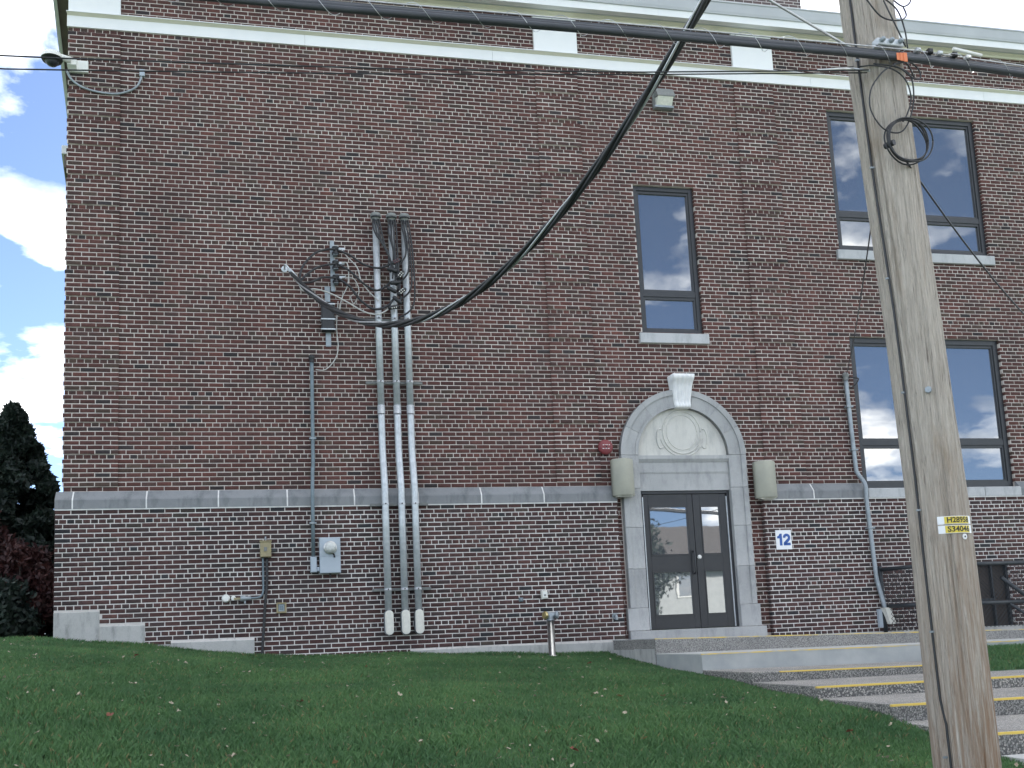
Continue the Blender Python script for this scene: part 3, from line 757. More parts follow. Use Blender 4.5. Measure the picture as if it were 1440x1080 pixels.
# ------------------------------------------------------------------ steps
STEPS = [(1, -1.868, 1.545, 20.), (2, -3.379, 1.336, 20.), (3, -4.70, 1.134, 10.62), (4, -6.072, 1.021, 20.), (5, -7.298, .905, 20.), (6, -8.547, .756, 20.)]
def steps():
    st = thing('entrance_steps', (12, -5, .6), 'wide shallow exposed aggregate steps with yellow painted edges below the doorway', 'steps')
    yprev = BASEY-.02
    for n, yf, z, xr in STEPS:
        dz = (.018, .006, .010, .004, .004, .004)[n-1]                      # fall to the right
        zr = z-dz*(xr-STEPX); zb = z-.55
        def slab(x0, x1, y0, y1, za, zb2, mat, name):
            m = MB(); f = lambda x: za-dz*(x-STEPX); bb = lambda x: zb2-dz*(x-STEPX)
            x2 = x1+(.62*(y1-y0) if n == 3 else 0)
            m.v = [(x0,y0,bb(x0)),(x1,y0,bb(x1)),(x2,y1,bb(x2)),(x0,y1,bb(x0)),(x0,y0,f(x0)),(x1,y0,f(x1)),(x2,y1,f(x2)),(x0,y1,f(x0))]
            m.f = [(0,3,2,1),(4,5,6,7),(0,1,5,4),(1,2,6,5),(2,3,7,6),(3,0,4,7)]
            return m.build(name, mat, st)
        x0 = STEPX+.002*n
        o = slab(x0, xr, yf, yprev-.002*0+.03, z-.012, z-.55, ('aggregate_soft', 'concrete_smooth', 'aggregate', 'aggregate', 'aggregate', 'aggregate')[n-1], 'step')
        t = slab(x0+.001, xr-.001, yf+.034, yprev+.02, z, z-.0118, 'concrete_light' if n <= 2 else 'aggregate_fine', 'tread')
        xs = STEPX+(.35 if n == 3 else .0)+.003
        slab(xs, xr-.002, yf-.003, yf+.0335, z+.001, z-(.014 if n < 4 else .018), 'yellow_line_worn' if n <= 2 else 'yellow_line', 'yellow_edge')
        yprev = yf
    # rough stone cheek under the landing's left end
    for (a, b, z0, z1) in ((-1.84, -1.05, 1.15, 1.40), (-1.03, -.13, 1.15, 1.39)):
        MB().box(STEPX-.012, STEPX+.001, a, b, z0, z1).build('cheek_stone', 'foundation', st)
    MB().box(8.06, 20, -9.9, -8.62, -.2, .60).build('lower_walk', 'concrete_light', st)
steps()
right_lawn = lambda x, y: 1.255+(y+3.4)*.155-.004*(x-10)
def right_side():
    # planted strip right of the upper steps
    ny, nx = 12, 24; m = MB()
    for yy in np.linspace(-4.95, -3.385, ny):
        xa = 10.63+.62*max(0, yy+4.7)
        for t in np.linspace(0, 1, nx): xx = xa+(20-xa)*t*t; m.v.append((xx, yy, float(right_lawn(xx, yy))))
    m.f = [(j*nx+i, j*nx+i+1, (j+1)*nx+i+1, (j+1)*nx+i) for j in range(ny-1) for i in range(nx-1)]
    m.build('lawn', 'soil_grass', None, True, kind='structure')
right_side()
# ------------------------------------------------------------------ things fixed to the wall
def three_conduits():
    tops = [(4.578, 8.20), (4.825, 8.20), (5.029, 8.205)]
    names = ['left of the three tall galvanised conduits, standing nearest the meter box', 'middle of the three tall galvanised conduits on the brick wall', 'right of the three tall galvanised conduits, standing nearest the doorway']
    for (x, zt), lb in zip(tops, names):
        t = thing('electrical_conduit', (x, -.17, 1.75), lb, 'conduit', 'tall service conduits on the wall')
        yU, yL = -.085, -.205; r = .052
        xl = x+.003
        MB().tube([(x, yU, zt), (x, yU, 5.22)], r, 16).build('upper_pipe', 'galvanised', t, True)
        MB().lathe([(r+.007, 0), (r+.007, .13)], (x, yU, 5.13), 'z', 18).build('coupling', 'galvanised', t, True)
        MB().tube(smoothpath([(x, yU, 5.12), (x, yU, 4.75), (x, yU-.012, 4.5), (x+.002, yL+.03, 4.16), (xl, yL, 3.95), (xl, yL, 3.6)], 6)+[(xl, yL, 2.13)], r, 16).build('lower_pipe', 'galvanised', t, True)
        # conduit body with cover plate at the foot
        b = MB(); h0, h1, w = 1.76, 2.13, .066
        pl = lambda w, za, zb: [(xl+w*math.cos(a), za+w+w*math.sin(a)) for a in np.linspace(math.pi, 2*math.pi, 9)]+[(xl+w*math.cos(a), zb-w+w*math.sin(a)) for a in np.linspace(0, math.pi, 9)]
        b.prism(pl(w, h0, h1), yL-.055, yL+.06); ob = b.build('conduit_body', 'galvanised_dull', t); fixn(ob)
        c = MB(); c.prism(pl(w-.004, h0+.006, h1-.005), yL-.078, yL-.0555); ob = c.build('cover_plate', 'offwhite_cap', t); fixn(ob)
        c = MB(); c.prism(pl(w-.022, h0+.03, h1-.03), yL-.083, yL-.0785); ob = c.build('cover_panel', 'offwhite_cap', t); fixn(ob)
        MB().tube([(xl, yL, h0+.08), (xl, -.09, h0+.08)], .03, 10).build('nipple', 'galvanised_dull', t, True)
        # weatherhead
        wh = MB(); zz = zt
        wh.lathe([(.058, 0), (.060, .05), (.075, .085), (.088, .11), (.088, .135), (.07, .165), (.03, .18)], (x, yU-.03, zz-.02), 'z', 20)
        wh.build('weatherhead', 'hood_grey', t, True)
        MB().lathe([(.077, 0), (.077, .02)], (x, yU-.055, zz+.062), 'z', 18).build('insulator_plate', 'rubber', t)
        for z, y in ((6.62, yU), (5.62, yU), (3.70, yL), (2.42, yL)):
            MB().lathe([(r+.004, 0), (r+.004, .03)], (x if z > 4 else xl, y, z), 'z', 16).build('strap', 'galvanised', t, True)
            MB().lathe([(.011, 0), (.011, -.02)], (x if z > 4 else xl, y-r-.004, z+.015), 'y', 8).build('strap_bolt', 'rubber', t)
    for z, y0, lb in ((6.635, -.03, 'slotted strut across the three conduits just below the splices'), (5.635, -.03, 'slotted strut across the three conduits above the stone belt'),
                      (3.715, -.15, 'slotted strut across the three conduits at the stone belt'), (2.435, -.15, 'slotted strut across the three conduits near their white capped feet')):
        s = MB(); n = 11; x0, x1 = 4.36, 5.24
        s.box(x0, x1, y0, y0+(.03 if y0 > -.1 else .05), z-.02, z+.02)
        for k in range(n):
            xx = x0+(k+.5)*(x1-x0)/n; s.box(xx-.03, xx+.03, y0-.006, y0-.0005, z-.02, z-.008); s.box(xx-.03, xx+.03, y0-.006, y0-.0005, z+.008, z+.02)
        s.build('strut', 'hood_grey', None, label=lb, cat='bracket', group='struts behind the conduits')
three_conduits()

def meter():
    t = thing('electric_meter', (3.74, -.15, 2.69), 'grey steel electric meter box with round glass meter', 'meter')
    b = MB().cbox(3.588, 3.895, -.225, -.104, 2.70, 3.23, .008); b.build('box', 'enclosure_grey', t)
    MB().cbox(3.594, 3.889, -.231, -.2255, 2.705, 2.945, .004).build('lower_cover', 'enclosure_grey', t)
    MB().cbox(3.594, 3.889, -.231, -.2255, 2.951, 3.224, .004).build('upper_cover', 'enclosure_grey', t)
    MB().lathe([(.098, 0), (.098, -.03), (.088, -.034)], (3.745, -.231, 3.075), 'y', 28).build('meter_ring', 'steel', t, True)
    d = MB().lathe([(.085, 0), (.085, -.05), (.07, -.085), (.03, -.10)], (3.745, -.264, 3.075), 'y', 28).build('meter_dial', 'meter_face', t, True)
    m = MB(); m.box(3.70, 3.79, -.352, -.351, 3.09, 3.105); m.box(3.715, 3.735, -.360, -.359, 3.04, 3.06); m.box(3.75, 3.80, -.355, -.354, 3.055, 3.07); m.build('dial_print', 'tag_black', d)
    MB().tube([(3.79, -.235, 2.99), (3.80, -.25, 2.96), (3.805, -.25, 2.93)], .012, 8).build('seal', 'rubber', t, True)
    MB().tube([(3.74, -.17, 2.70), (3.74, -.17, 2.64)], .014, 8).build('ground_stub', 'rubber', t, True)
    c = thing('meter_conduit', (3.50, -.17, 2.72), 'thin grey conduit running up the wall from the meter box', 'conduit')
    p = smoothpath([(3.541, -.06, 5.95), (3.53, -.06, 4.4), (3.52, -.065, 4.3), (3.508, -.17, 3.95), (3.505, -.17, 3.6)], 6)+[(3.50, -.17, 2.95)]
    MB().tube(p, .028, 12).build('pipe', 'conduit_paint', c, True)
    e = MB(); e.cbox(3.455, 3.548, -.215, -.12, 2.72, 2.95, .01); e.cbox(3.548, 3.588, -.20, -.13, 2.735, 2.80, .006); e.build('elbow_box', 'enclosure_grey', c)
    MB().lathe([(.034, 0), (.036, .05), (.05, .07), (.04, .11), (.01, .12)], (3.541, -.065, 5.93), 'z', 14).build('weather_cap', 'rubber', c, True)
    for z, x in ((4.75, 3.533), (3.45, 3.504)):
        MB().box(x-.05, x+.05, -.215 if z < 4 else -.09, -.104 if z < 4 else -.003, z-.012, z+.012).build('strap', 'galvanised_dull', c)
meter()

def small_fixtures():
    t = thing('switch_box', (2.81, -.16, 2.96), 'small tan metal switch box with a black cable leaving below', 'electrical box')
    MB().cbox(2.735, 2.895, -.20, -.104, 2.965, 3.185, .008).build('box', 'tan_box', t)
    MB().cbox(2.728, 2.902, -.207, -.104, 3.186, 3.205, .004).build('lid', 'tan_box', t)
    MB().box(2.79, 2.835, -.212, -.2005, 3.05, 3.11).build('switch', 'hood_grey', t)
    MB().tube([(2.815, -.13, 3.2055), (2.815, -.13, 3.27)], .012, 8).build('nipple', 'galvanised_dull', t, True)
    MB().box(2.9025, 2.97, -.14, -.104, 3.05, 3.09).build('clip', 'rubber', t)
    c = thing('downlead_cable', (2.78, -.13, 1.5), 'black cables running down the wall from the tan switch box to the grass', 'cable')
    MB().tube(smoothpath([(2.83, -.13, 2.96), (2.825, -.125, 2.6), (2.80, -.125, 2.3), (2.77, -.125, 1.9), (2.74, -.125, 1.48)], 6), .020, 8).build('cable', 'rubber', c, True)
    MB().tube(smoothpath([(2.775, -.125, 2.96), (2.775, -.12, 2.6), (2.77, -.12, 2.46), (2.73, -.12, 2.395), (2.65, -.13, 2.38), (2.53, -.15, 2.375)], 6), .016, 8).build('branch_cable', 'conduit_paint', c, True)
    t = thing('hose_tap', (2.42, -.18, 2.3), 'small tap with white cap beside the black downlead cable', 'tap')
    MB().lathe([(.04, 0), (.045, .05), (.03, .08), (.03, .15)], (2.45, -.17, 2.375), 'x', 14).build('body', 'galvanised_dull', t, True)
    MB().box(2.50, 2.525, -.18, -.13, 2.30, 2.375).build('spout', 'galvanised_dull', t)
    MB().box(2.36, 2.449, -.18, -.16, 2.36, 2.39).build('stem', 'tan_box', t)
    MB().lathe([(.035, 0), (.035, -.05)], (2.35, -.105, 2.385), 'y', 12).build('flange', 'plastic_white', t)
    MB().lathe([(.055, 0), (.06, -.03), (.045, -.075)], (2.245, -.105, 2.385), 'y', 16).build('cap', 'plastic_white', t, True)
    t = thing('outlet_box', (3.03, -.12, 2.15), 'square cream outlet box with grey inset below the meter', 'electrical box')
    f = MB(); x0, x1, z0, z1 = 2.956, 3.10, 2.147, 2.30
    f.cbox(x0, x0+.025, -.135, -.104, z0, z1); f.cbox(x1-.025, x1, -.135, -.104, z0, z1); f.cbox(x0+.025, x1-.025, -.135, -.104, z0, z0+.022); f.cbox(x0+.025, x1-.025, -.135, -.104, z1-.022, z1)
    f.build('rim', 'tan_box', t); MB().cbox(x0+.026, x1-.026, -.12, -.104, z0+.024, z1-.024, .01).build('inset', 'enclosure_grey', t)
    MB().cbox(x0+.045, x1-.045, -.128, -.1205, z0+.045, z1-.04, .004).build('flap', 'conduit_paint', t)
    t = thing('wall_outlet', (7.0, -.12, 2.21), 'tilted pale weatherproof box above the steel standpipe', 'electrical box')
    b = MB(); b.cbox(6.955, 7.055, -.165, -.104, 2.215, 2.345, .01); o = b.build('box', 'offwhite_cap', t); o.rotation_euler = (0, -.06, 0)
    MB().cbox(6.97, 7.04, -.172, -.1655, 2.235, 2.325, .003).build('cover', 'plastic_white', t)
    MB().box(6.985, 7.02, -.1745, -.1725, 2.26, 2.285).build('latch', 'hood_grey', t)
    t = thing('wall_plate', (6.63, -.12, 2.19), 'small dark square plate on the bricks left of the pale box', 'plate')
    MB().cbox(6.60, 6.665, -.13, -.104, 2.19, 2.25, .006).build('plate', 'conduit_paint', t); MB().lathe([(.016, 0), (.012, -.02)], (6.632, -.13, 2.22), 'y', 10).build('screw', 'galvanised_dull', t)
    t = thing('pipe_bib', (8.13, -.15, 1.87), 'short grey pipe bib low on the wall left of the doorway', 'tap')
    MB().tube(smoothpath([(8.13, -.105, 1.91), (8.13, -.17, 1.91), (8.13, -.19, 1.88), (8.13, -.19, 1.85)], 4), .022, 10).build('pipe', 'galvanised_dull', t, True)
    MB().lathe([(.045, 0), (.045, -.015)], (8.13, -.104, 1.91), 'y', 14).build('flange', 'galvanised_dull', t); MB().box(8.08, 8.18, -.16, -.15, 1.94, 1.955).build('handle', 'galvanised_dull', t)
    # siamese fire connection on a steel pipe
    t = thing('standpipe', (7.0, -.30, 1.33), 'polished steel standpipe with two capped hose inlets rising from the lawn', 'standpipe')
    X, Y = 7.02, -.34
    MB().lathe([(.052, 0), (.052, .52)], (X, Y, 1.36), 'z', 24).build('pipe', 'steel', t, True)
    MB().lathe([(.085, 0), (.085, .012), (.06, .016)], (X, Y, 1.345), 'z', 24).build('floor_plate', 'steel', t, True)
    MB().lathe([(.056, 0), (.062, .03), (.062, .09), (.045, .12), (.02, .125)], (X, Y, 1.8785), 'z', 24).build('head', 'galvanised_dull', t, True)
    for s, mat, nmx in ((-1, 'brass', 'left_cap'), (1, 'galvanised_dull', 'right_cap')):
        d = Vector((s*.9, -.44, .05)).normalized(); a = Vector((X, Y, 1.955))
        MB().tube([a, a+d*.085], .045, 16).build('inlet', 'galvanised_dull', t, True)
        MB().tube([a+d*.0855, a+d*.115, a+d*.125], [.058, .058, .045], 20).build('cap', mat if s < 0 else 'galvanised_dull', t, True)
        if s > 0: MB().tube([a+d*.04+Vector((0, -.05, -.02)), a+d*.05+Vector((0, -.06, -.09))], .006, 6).build('chain', 'rubber', t)
small_fixtures()

def door_fixtures():
    for x0, x1, z0, z1, lb in ((8.205, 8.555, 3.79, 4.385, 'beige wall lamp cover left of the arched doorway'), (10.665, 11.025, 3.725, 4.335, 'beige wall lamp cover right of the arched doorway')):
        t = thing('wall_lamp', ((x0+x1)/2, -.2, z0), lb, 'wall lamp', 'lamp covers beside the doorway')
        x0 += .0; n = 14; m = MB(); prof = []
        y1 = -.12
        for i in range(n+1):
            u = i/n; prof.append((x0+(x1-x0)*u, y1-.03-.16*math.sin(math.pi*(.08+.84*u))**.7))
        for zz0, zz1, tw in ((z0+.012, z1-.012, 1.0),):
            b = len(m.v)
            for z, s in ((z0, .94), (z0+.018, 1.0), (z1-.018, 1.0), (z1, .94)):
                cx, cy = (x0+x1)/2, y1-.06
                m.v += [(cx+(px-cx)*s, cy+(py-cy)*s, z) for px, py in prof]+[(cx+(x1-cx)*s, y1, z), (cx+(x0-cx)*s, y1, z)]
            k = n+3
            for r in range(3):
                for i in range(k): m.f.append((b+r*k+i, b+r*k+(i+1) % k, b+(r+1)*k+(i+1) % k, b+(r+1)*k+i))
            m.f.append(tuple(b+i for i in reversed(range(k)))); m.f.append(tuple(b+3*k+i for i in range(k)))
        o = m.build('cover', 'beige_cover', t, True); fixn(o)
        MB().box(x0+.06, x1-.06, y1+.001, .0, z0+.06, z1-.06).build('back_plate', 'hood_grey', t)
        MB().box(x0+.05, x1-.05, y1-.13, y1-.02, z0-.012, z0-.0005).build('bottom_lens', 'lens', t)
    t = thing('alarm_bell', (8.16, -.06, 4.49), 'round red fire alarm bell on the brick left of the arch', 'alarm bell')
    MB().lathe([(.09, 0), (.09, -.03)], (8.163, -.02, 4.607), 'y', 24).build('back_box', 'red_bell', t)
    b = MB().lathe([(.122, 0), (.125, -.012), (.118, -.035), (.095, -.052), (.05, -.06), (.015, -.062)], (8.163, -.05, 4.607), 'y', 32).build('gong', 'red_bell', t, True)
    m = MB()
    for dx, dz, w in ((-.05, .03, .02), (-.02, .034, .012), (.012, .032, .02), (.05, .03, .018), (-.05, -.03, .03), (-.005, -.028, .022), (.035, -.03, .03)):
        m.box(8.163+dx-w/2, 8.163+dx+w/2, -.1115, -.108, 4.607+dz-.005, 4.607+dz+.005)
    m.build('lettering', 'print_white', b)
    MB().lathe([(.012, 0), (.012, -.012)], (8.163, -.1125, 4.607), 'y', 10).build('centre_bolt', 'rubber', b)
    t = thing('number_sign', (11.13, -.12, 2.885), 'white square sign with blue number 12 right of the doorway', 'sign')
    sg = MB().cbox(10.985, 11.265, -.112, -.102, 2.885, 3.205, .003).build('plate', 'sign_white', t)
    m = MB(); w = .045; yd = -.1135
    def strip(pts):
        b = len(m.v)
        for k, p in enumerate(pts):
            a_, c_ = pts[max(k-1, 0)], pts[min(k+1, len(pts)-1)]; dx, dz = c_[0]-a_[0], c_[1]-a_[1]; l = math.hypot(dx, dz); nx_, nz_ = -dz/l*w/2, dx/l*w/2
            m.v += [(p[0]+nx_, yd, p[1]+nz_), (p[0]-nx_, yd, p[1]-nz_)]
        m.f.extend([(b+2*k, b+2*k+1, b+2*k+3, b+2*k+2) for k in range(len(pts)-1)])
    zb_, zt_ = 2.955, 3.150
    m.prism([(11.062, zb_), (11.062, 3.072), (11.022, 3.072), (11.022, 3.106), (11.050, 3.118), (11.070, zt_), (11.108, zt_), (11.108, zb_)], yd, yd+.001)
    cx_, cz_, r_ = 11.190, 3.083, .044
    strip([(cx_+r_*math.cos(a), cz_+r_*math.sin(a)) for a in np.linspace(math.pi*1.02, -math.pi*.20, 14)]+[(11.200, 3.028), (11.150, 2.990)])
    m.box(11.130, 11.256, yd, yd+.001, zb_, zb_+.043)
    m.quad((11.130, yd-.0002, zb_+.0428), (11.192, yd-.0002, zb_+.0428), (11.222, yd-.0002, 3.040), (11.192, yd-.0002, 3.058))
    m.v = [(x-.014, y, z-.004) for x, y, z in m.v]
    m.build('number', 'sign_blue', sg)
    # wall pack flood light high up
    t = thing('flood_light', (9.57, -.1, 10.49), 'grey box flood light high on the wall above the narrow window', 'flood light')
    x0, x1, z0, z1 = 9.43, 9.75, 10.50, 10.86
    MB().cbox(x0-.02, x1+.01, -.06, -.003, z0, z1-.02, .008).build('back_box', 'hood_grey', t)
    MB().prismx([(-.0605, 10.70), (-.205, 10.665), (-.205, 10.685), (-.12, 10.84), (-.0605, 10.85)], x0, x1).build('hood', 'hood_grey', t)
    MB().prismx([(-.0605, 10.545), (-.10, 10.545), (-.195, 10.664), (-.0605, 10.695)], x0+.015, x1-.03).build('lens', 'lens', t)
    MB().cbox(x0-.015, x1+.005, -.11, -.061, 10.505, 10.5445, .005).build('lower_frame', 'galvanised_dull', t)
    # security camera on the corner
    t = thing('security_camera', (.05, -.1, 10.38), 'white dome security camera on a bracket at the building corner', 'security camera')
    MB().cbox(.02, .285, -.075, -.019, 10.40, 10.585, .006).build('bracket_plate', 'plastic_white', t)
    MB().prismx([(-.0755, 10.42), (-.16, 10.46), (-.16, 10.56), (-.0755, 10.58)], .0, .13).build('arm', 'plastic_white', t)
    MB().tube([(.06, -.165, 10.52), (-.10, -.20, 10.545), (-.20, -.20, 10.55)], [.05, .045, .05], 12).build('neck', 'plastic_white', t, True)
    MB().lathe([(.158, 0), (.158, .03), (.12, .09), (.05, .12), (.02, .125)], (-.20, -.20, 10.50), 'z', 28).build('housing', 'plastic_white', t, True)
    MB().lathe([(.15, 0), (.14, -.03), (.10, -.03)], (-.20, -.20, 10.498), 'z', 28).build('skirt', 'rubber', t, True)
    MB().lathe([(.098, 0), (.09, -.04), (.06, -.07), (.02, -.083)], (-.20, -.20, 10.467), 'z', 24).build('dome', 'frame_dark', t, True)
    c = thing('camera_lead', (.6, -.04, 10.1), 'grey flexible conduit looping from the security camera to a small box', 'cable')
    MB().tube(smoothpath([(-.02, -.06, 10.41), (.05, -.05, 10.28), (.20, -.045, 10.17), (.42, -.045, 10.11), (.68, -.03, 10.105), (.88, -.03, 10.17), (1.0, -.03, 10.27), (1.055, -.03, 10.42)], 6), .017, 8).build('hose', 'galvanised_dull', c, True)
    MB().cbox(1.025, 1.10, -.055, -.003, 10.42, 10.53, .005).build('junction_box', 'enclosure_grey', c)
door_fixtures()

# ------------------------------------------------------------------ service rack, splices and drop cable
def service():
    t = thing('insulator_rack', (3.9, -.1, 7.1), 'upright steel rack with three dark spool insulators beside the conduit tops', 'insulator rack')
    MB().box(3.86, 3.925, -.03, -.003, 7.08, 7.90).build('back_strap', 'galvanised_dull', t)
    for z in (7.25, 7.48, 7.71):
        sp = MB().lathe([(.05, 0), (.055, .02), (.035, .05), (.035, .07), (.055, .10), (.05, .12)], (3.935, -.11, z-.06), 'z', 14).build('spool', 'rubber', t, True)
        y = MB(); y.box(3.90, 3.97, -.14, -.0305, z+.0605, z+.072); y.box(3.90, 3.97, -.14, -.0305, z-.072, z-.0605); y.build('clevis', 'galvanised_dull', t)
        MB().box(3.98, 4.08, -.10, -.06, z+.02, z+.055).build('clamp', 'galvanised', t)
    t = thing('splice_box', (3.8, -.1, 6.22), 'black cable splice box strapped to an upright steel strip', 'splice box')
    MB().box(3.765, 3.845, -.025, -.003, 6.20, 7.16).build('back_strap', 'galvanised_dull', t)
    MB().cbox(3.70, 3.90, -.14, -.0255, 6.42, 6.88, .02).build('case', 'rubber', t)
    for z in (6.44, 6.60, 6.84): MB().box(3.69, 3.91, -.146, -.02, z-.009, z+.009).build('band', 'galvanised', t)
    t = thing('wall_hook', (3.2, -.15, 7.2), 'galvanised wall hook holding the end of the thick service cable', 'hook')
    MB().tube(smoothpath([(3.16, -.003, 7.42), (3.16, -.20, 7.42), (3.19, -.29, 7.36), (3.24, -.30, 7.29)], 5), .014, 8).build('hook', 'galvanised', t, True)
    MB().lathe([(.05, 0), (.05, -.015)], (3.16, -.003, 7.42), 'y', 12).build('plate', 'galvanised', t)
    MB().tube([(3.22, -.30, 7.31), (3.30, -.31, 7.20), (3.37, -.32, 7.10)], [.03, .034, .022], 10).build('wedge_clamp', 'galvanised', t, True)
    # the drop itself: insulated conductors twisted about a bare messenger
    A, B = Vector((3.24, -.30, 7.26)), Vector((6.75, -9.72, 7.70)); n = 150
    ax = arc(A, B, 2.17, n); d = thing('service_drop', (5, -5, 4.6), 'thick black twisted service cable sagging from the pole to the wall hook', 'cable')
    for k in range(4):
        pts = []; r0 = .026
        for i, p in enumerate(ax):
            tg = (ax[min(i+1, n)]-ax[max(i-1, 0)]).normalized(); a = tg.cross(Vector((0, 0, 1))).normalized(); b = a.cross(tg)
            th = i*.21+k*math.pi/2; fr = min(1, i/6, (n-i)/6)
            pts.append(p+(a*math.cos(th)+b*math.sin(th))*r0*(.3+.7*fr))
        MB().tube(pts, .020 if k < 3 else .012, 8).build('conductor' if k < 3 else 'messenger', 'rubber' if k < 3 else 'strand', d, True)
    # jumpers from the drop's end to the rack, and on to the splices
    J = thing('jumper_cables', (4.2, -.2, 6.7), 'tangle of black and bare jumper cables between wall hook, rack and conduits', 'cable')
    def jump(pts, r, mat, nm_='jumper'): MB().tube(smoothpath(pts, 7), r, 8).build(nm_, mat, J, True)
    e = (3.36, -.31, 7.10)
    jump([e, (3.42, -.28, 7.36), (3.6, -.22, 7.60), (3.78, -.16, 7.70), (3.93, -.16, 7.71)], .018, 'rubber')
    jump([e, (3.5, -.28, 7.26), (3.68, -.22, 7.40), (3.93, -.16, 7.48)], .018, 'rubber')
    jump([e, (3.55, -.28, 7.13), (3.72, -.22, 7.23), (3.93, -.16, 7.25)], .018, 'rubber')
    jump([e, (3.42, -.3, 6.98), (3.6, -.25, 7.03), (3.85, -.2, 6.98), (4.1, -.2, 6.85), (4.35, -.22, 6.70), (4.55, -.24, 6.66), (4.72, -.2, 6.76), (4.8, -.2, 6.85)], .011, 'copper_wire', 'bare_wire')
    jump([(3.97, -.14, 7.71), (4.15, -.18, 7.62), (4.36, -.2, 7.47), (4.6, -.2, 7.42), (4.80, -.2, 7.5)], .017, 'rubber')
    jump([(3.97, -.14, 7.48), (4.15, -.2, 7.35), (4.35, -.22, 7.15), (4.56, -.22, 7.05), (4.78, -.2, 7.2)], .017, 'rubber')
    jump([(3.97, -.14, 7.25), (4.14, -.2, 7.10), (4.3, -.22, 6.88), (4.5, -.24, 6.74), (4.72, -.2, 6.82), (4.82, -.2, 6.95)], .019, 'rubber')
    jump([(4.03, -.1, 7.74), (4.12, -.14, 7.6), (4.26, -.18, 7.42), (4.32, -.18, 7.20), (4.45, -.18, 7.02), (4.58, -.17, 6.9)], .009, 'copper_wire', 'bare_wire')
    jump([(4.03, -.1, 7.52), (4.11, -.14, 7.5), (4.13, -.14, 7.3), (4.10, -.14, 7.12), (4.02, -.12, 6.95), (3.98, -.1, 6.75)], .009, 'copper_wire', 'bare_wire')
    jump([(4.03, -.1, 7.28), (4.2, -.16, 7.25), (4.28, -.16, 7.05), (4.2, -.16, 6.85), (4.15, -.16, 6.95), (4.2, -.16, 7.0)], .007, 'copper_wire', 'bare_wire')
    jump([(3.96, -.1, 6.9), (3.93, -.05, 6.5), (3.95, -.03, 6.2), (3.90, -.03, 6.0), (3.75, -.04, 5.83), (3.60, -.06, 5.82)], .008, 'copper_wire', 'bare_wire')
    for k, (cx, zt) in enumerate(((4.578, 8.2), (4.825, 8.2), (5.029, 8.2))):
        for q in range(4):
            u = -.045+.03*q; tx = (4.74+.03*q, 4.82+.03*q, 4.95+.035*q)[k]; tz = (7.45-.1*q, 7.5-.22*q, 7.4-.26*q)[k]
            sw = (0.12, .0, .10)[k]
            jump([(cx+u, -.16, zt+.03), (cx+u*1.3, -.22, zt-.10), (cx+u*1.4+sw*.4, -.24, (zt+tz)/2+.12), (tx+sw*(.6 if k == 2 else 0), -.23, tz+.22), (tx-.02*q*(k == 2)-(.12 if k == 2 else 0), -.21, tz)], .014, 'rubber', 'tail')
    P = thing('splice_connectors', (4.85, -.2, 6.75), 'cluster of black splice connectors with pale screws over the middle conduit', 'connector')
    for i, (x, z, a) in enumerate(((4.86, 7.52, .5), (4.80, 7.38, -.3), (4.92, 7.30, .9), (4.84, 7.18, .1), (4.78, 7.06, -.5), (4.93, 7.03, .7), (4.86, 6.90, -.7), (4.80, 6.78, .2))):
        c, s_ = math.cos(a), math.sin(a)
        b = MB().tube([(x-.085*c, -.23-.01*(i % 3), z-.085*s_), (x-.06*c, -.23-.01*(i % 3), z-.06*s_), (x+.06*c, -.23-.01*(i % 3), z+.06*s_), (x+.085*c, -.23-.01*(i % 3), z+.085*s_)], [.02, .034, .034, .02], 10).build('connector', 'rubber', P, True)
        if i in (0, 2, 5, 7):
            for q in (-1, 0, 1):
                for w in (-.013, .013)[:1 if i == 7 else 2]:
                    MB().lathe([(.009, 0), (.009, -.008)], (x+q*.034*c-w*s_*1.4, -.262-.01*(i % 3), z+q*.034*s_+w*c*1.4), 'y', 8).build('screw', 'maroon' if i == 0 else 'offwhite_cap', b)
service()

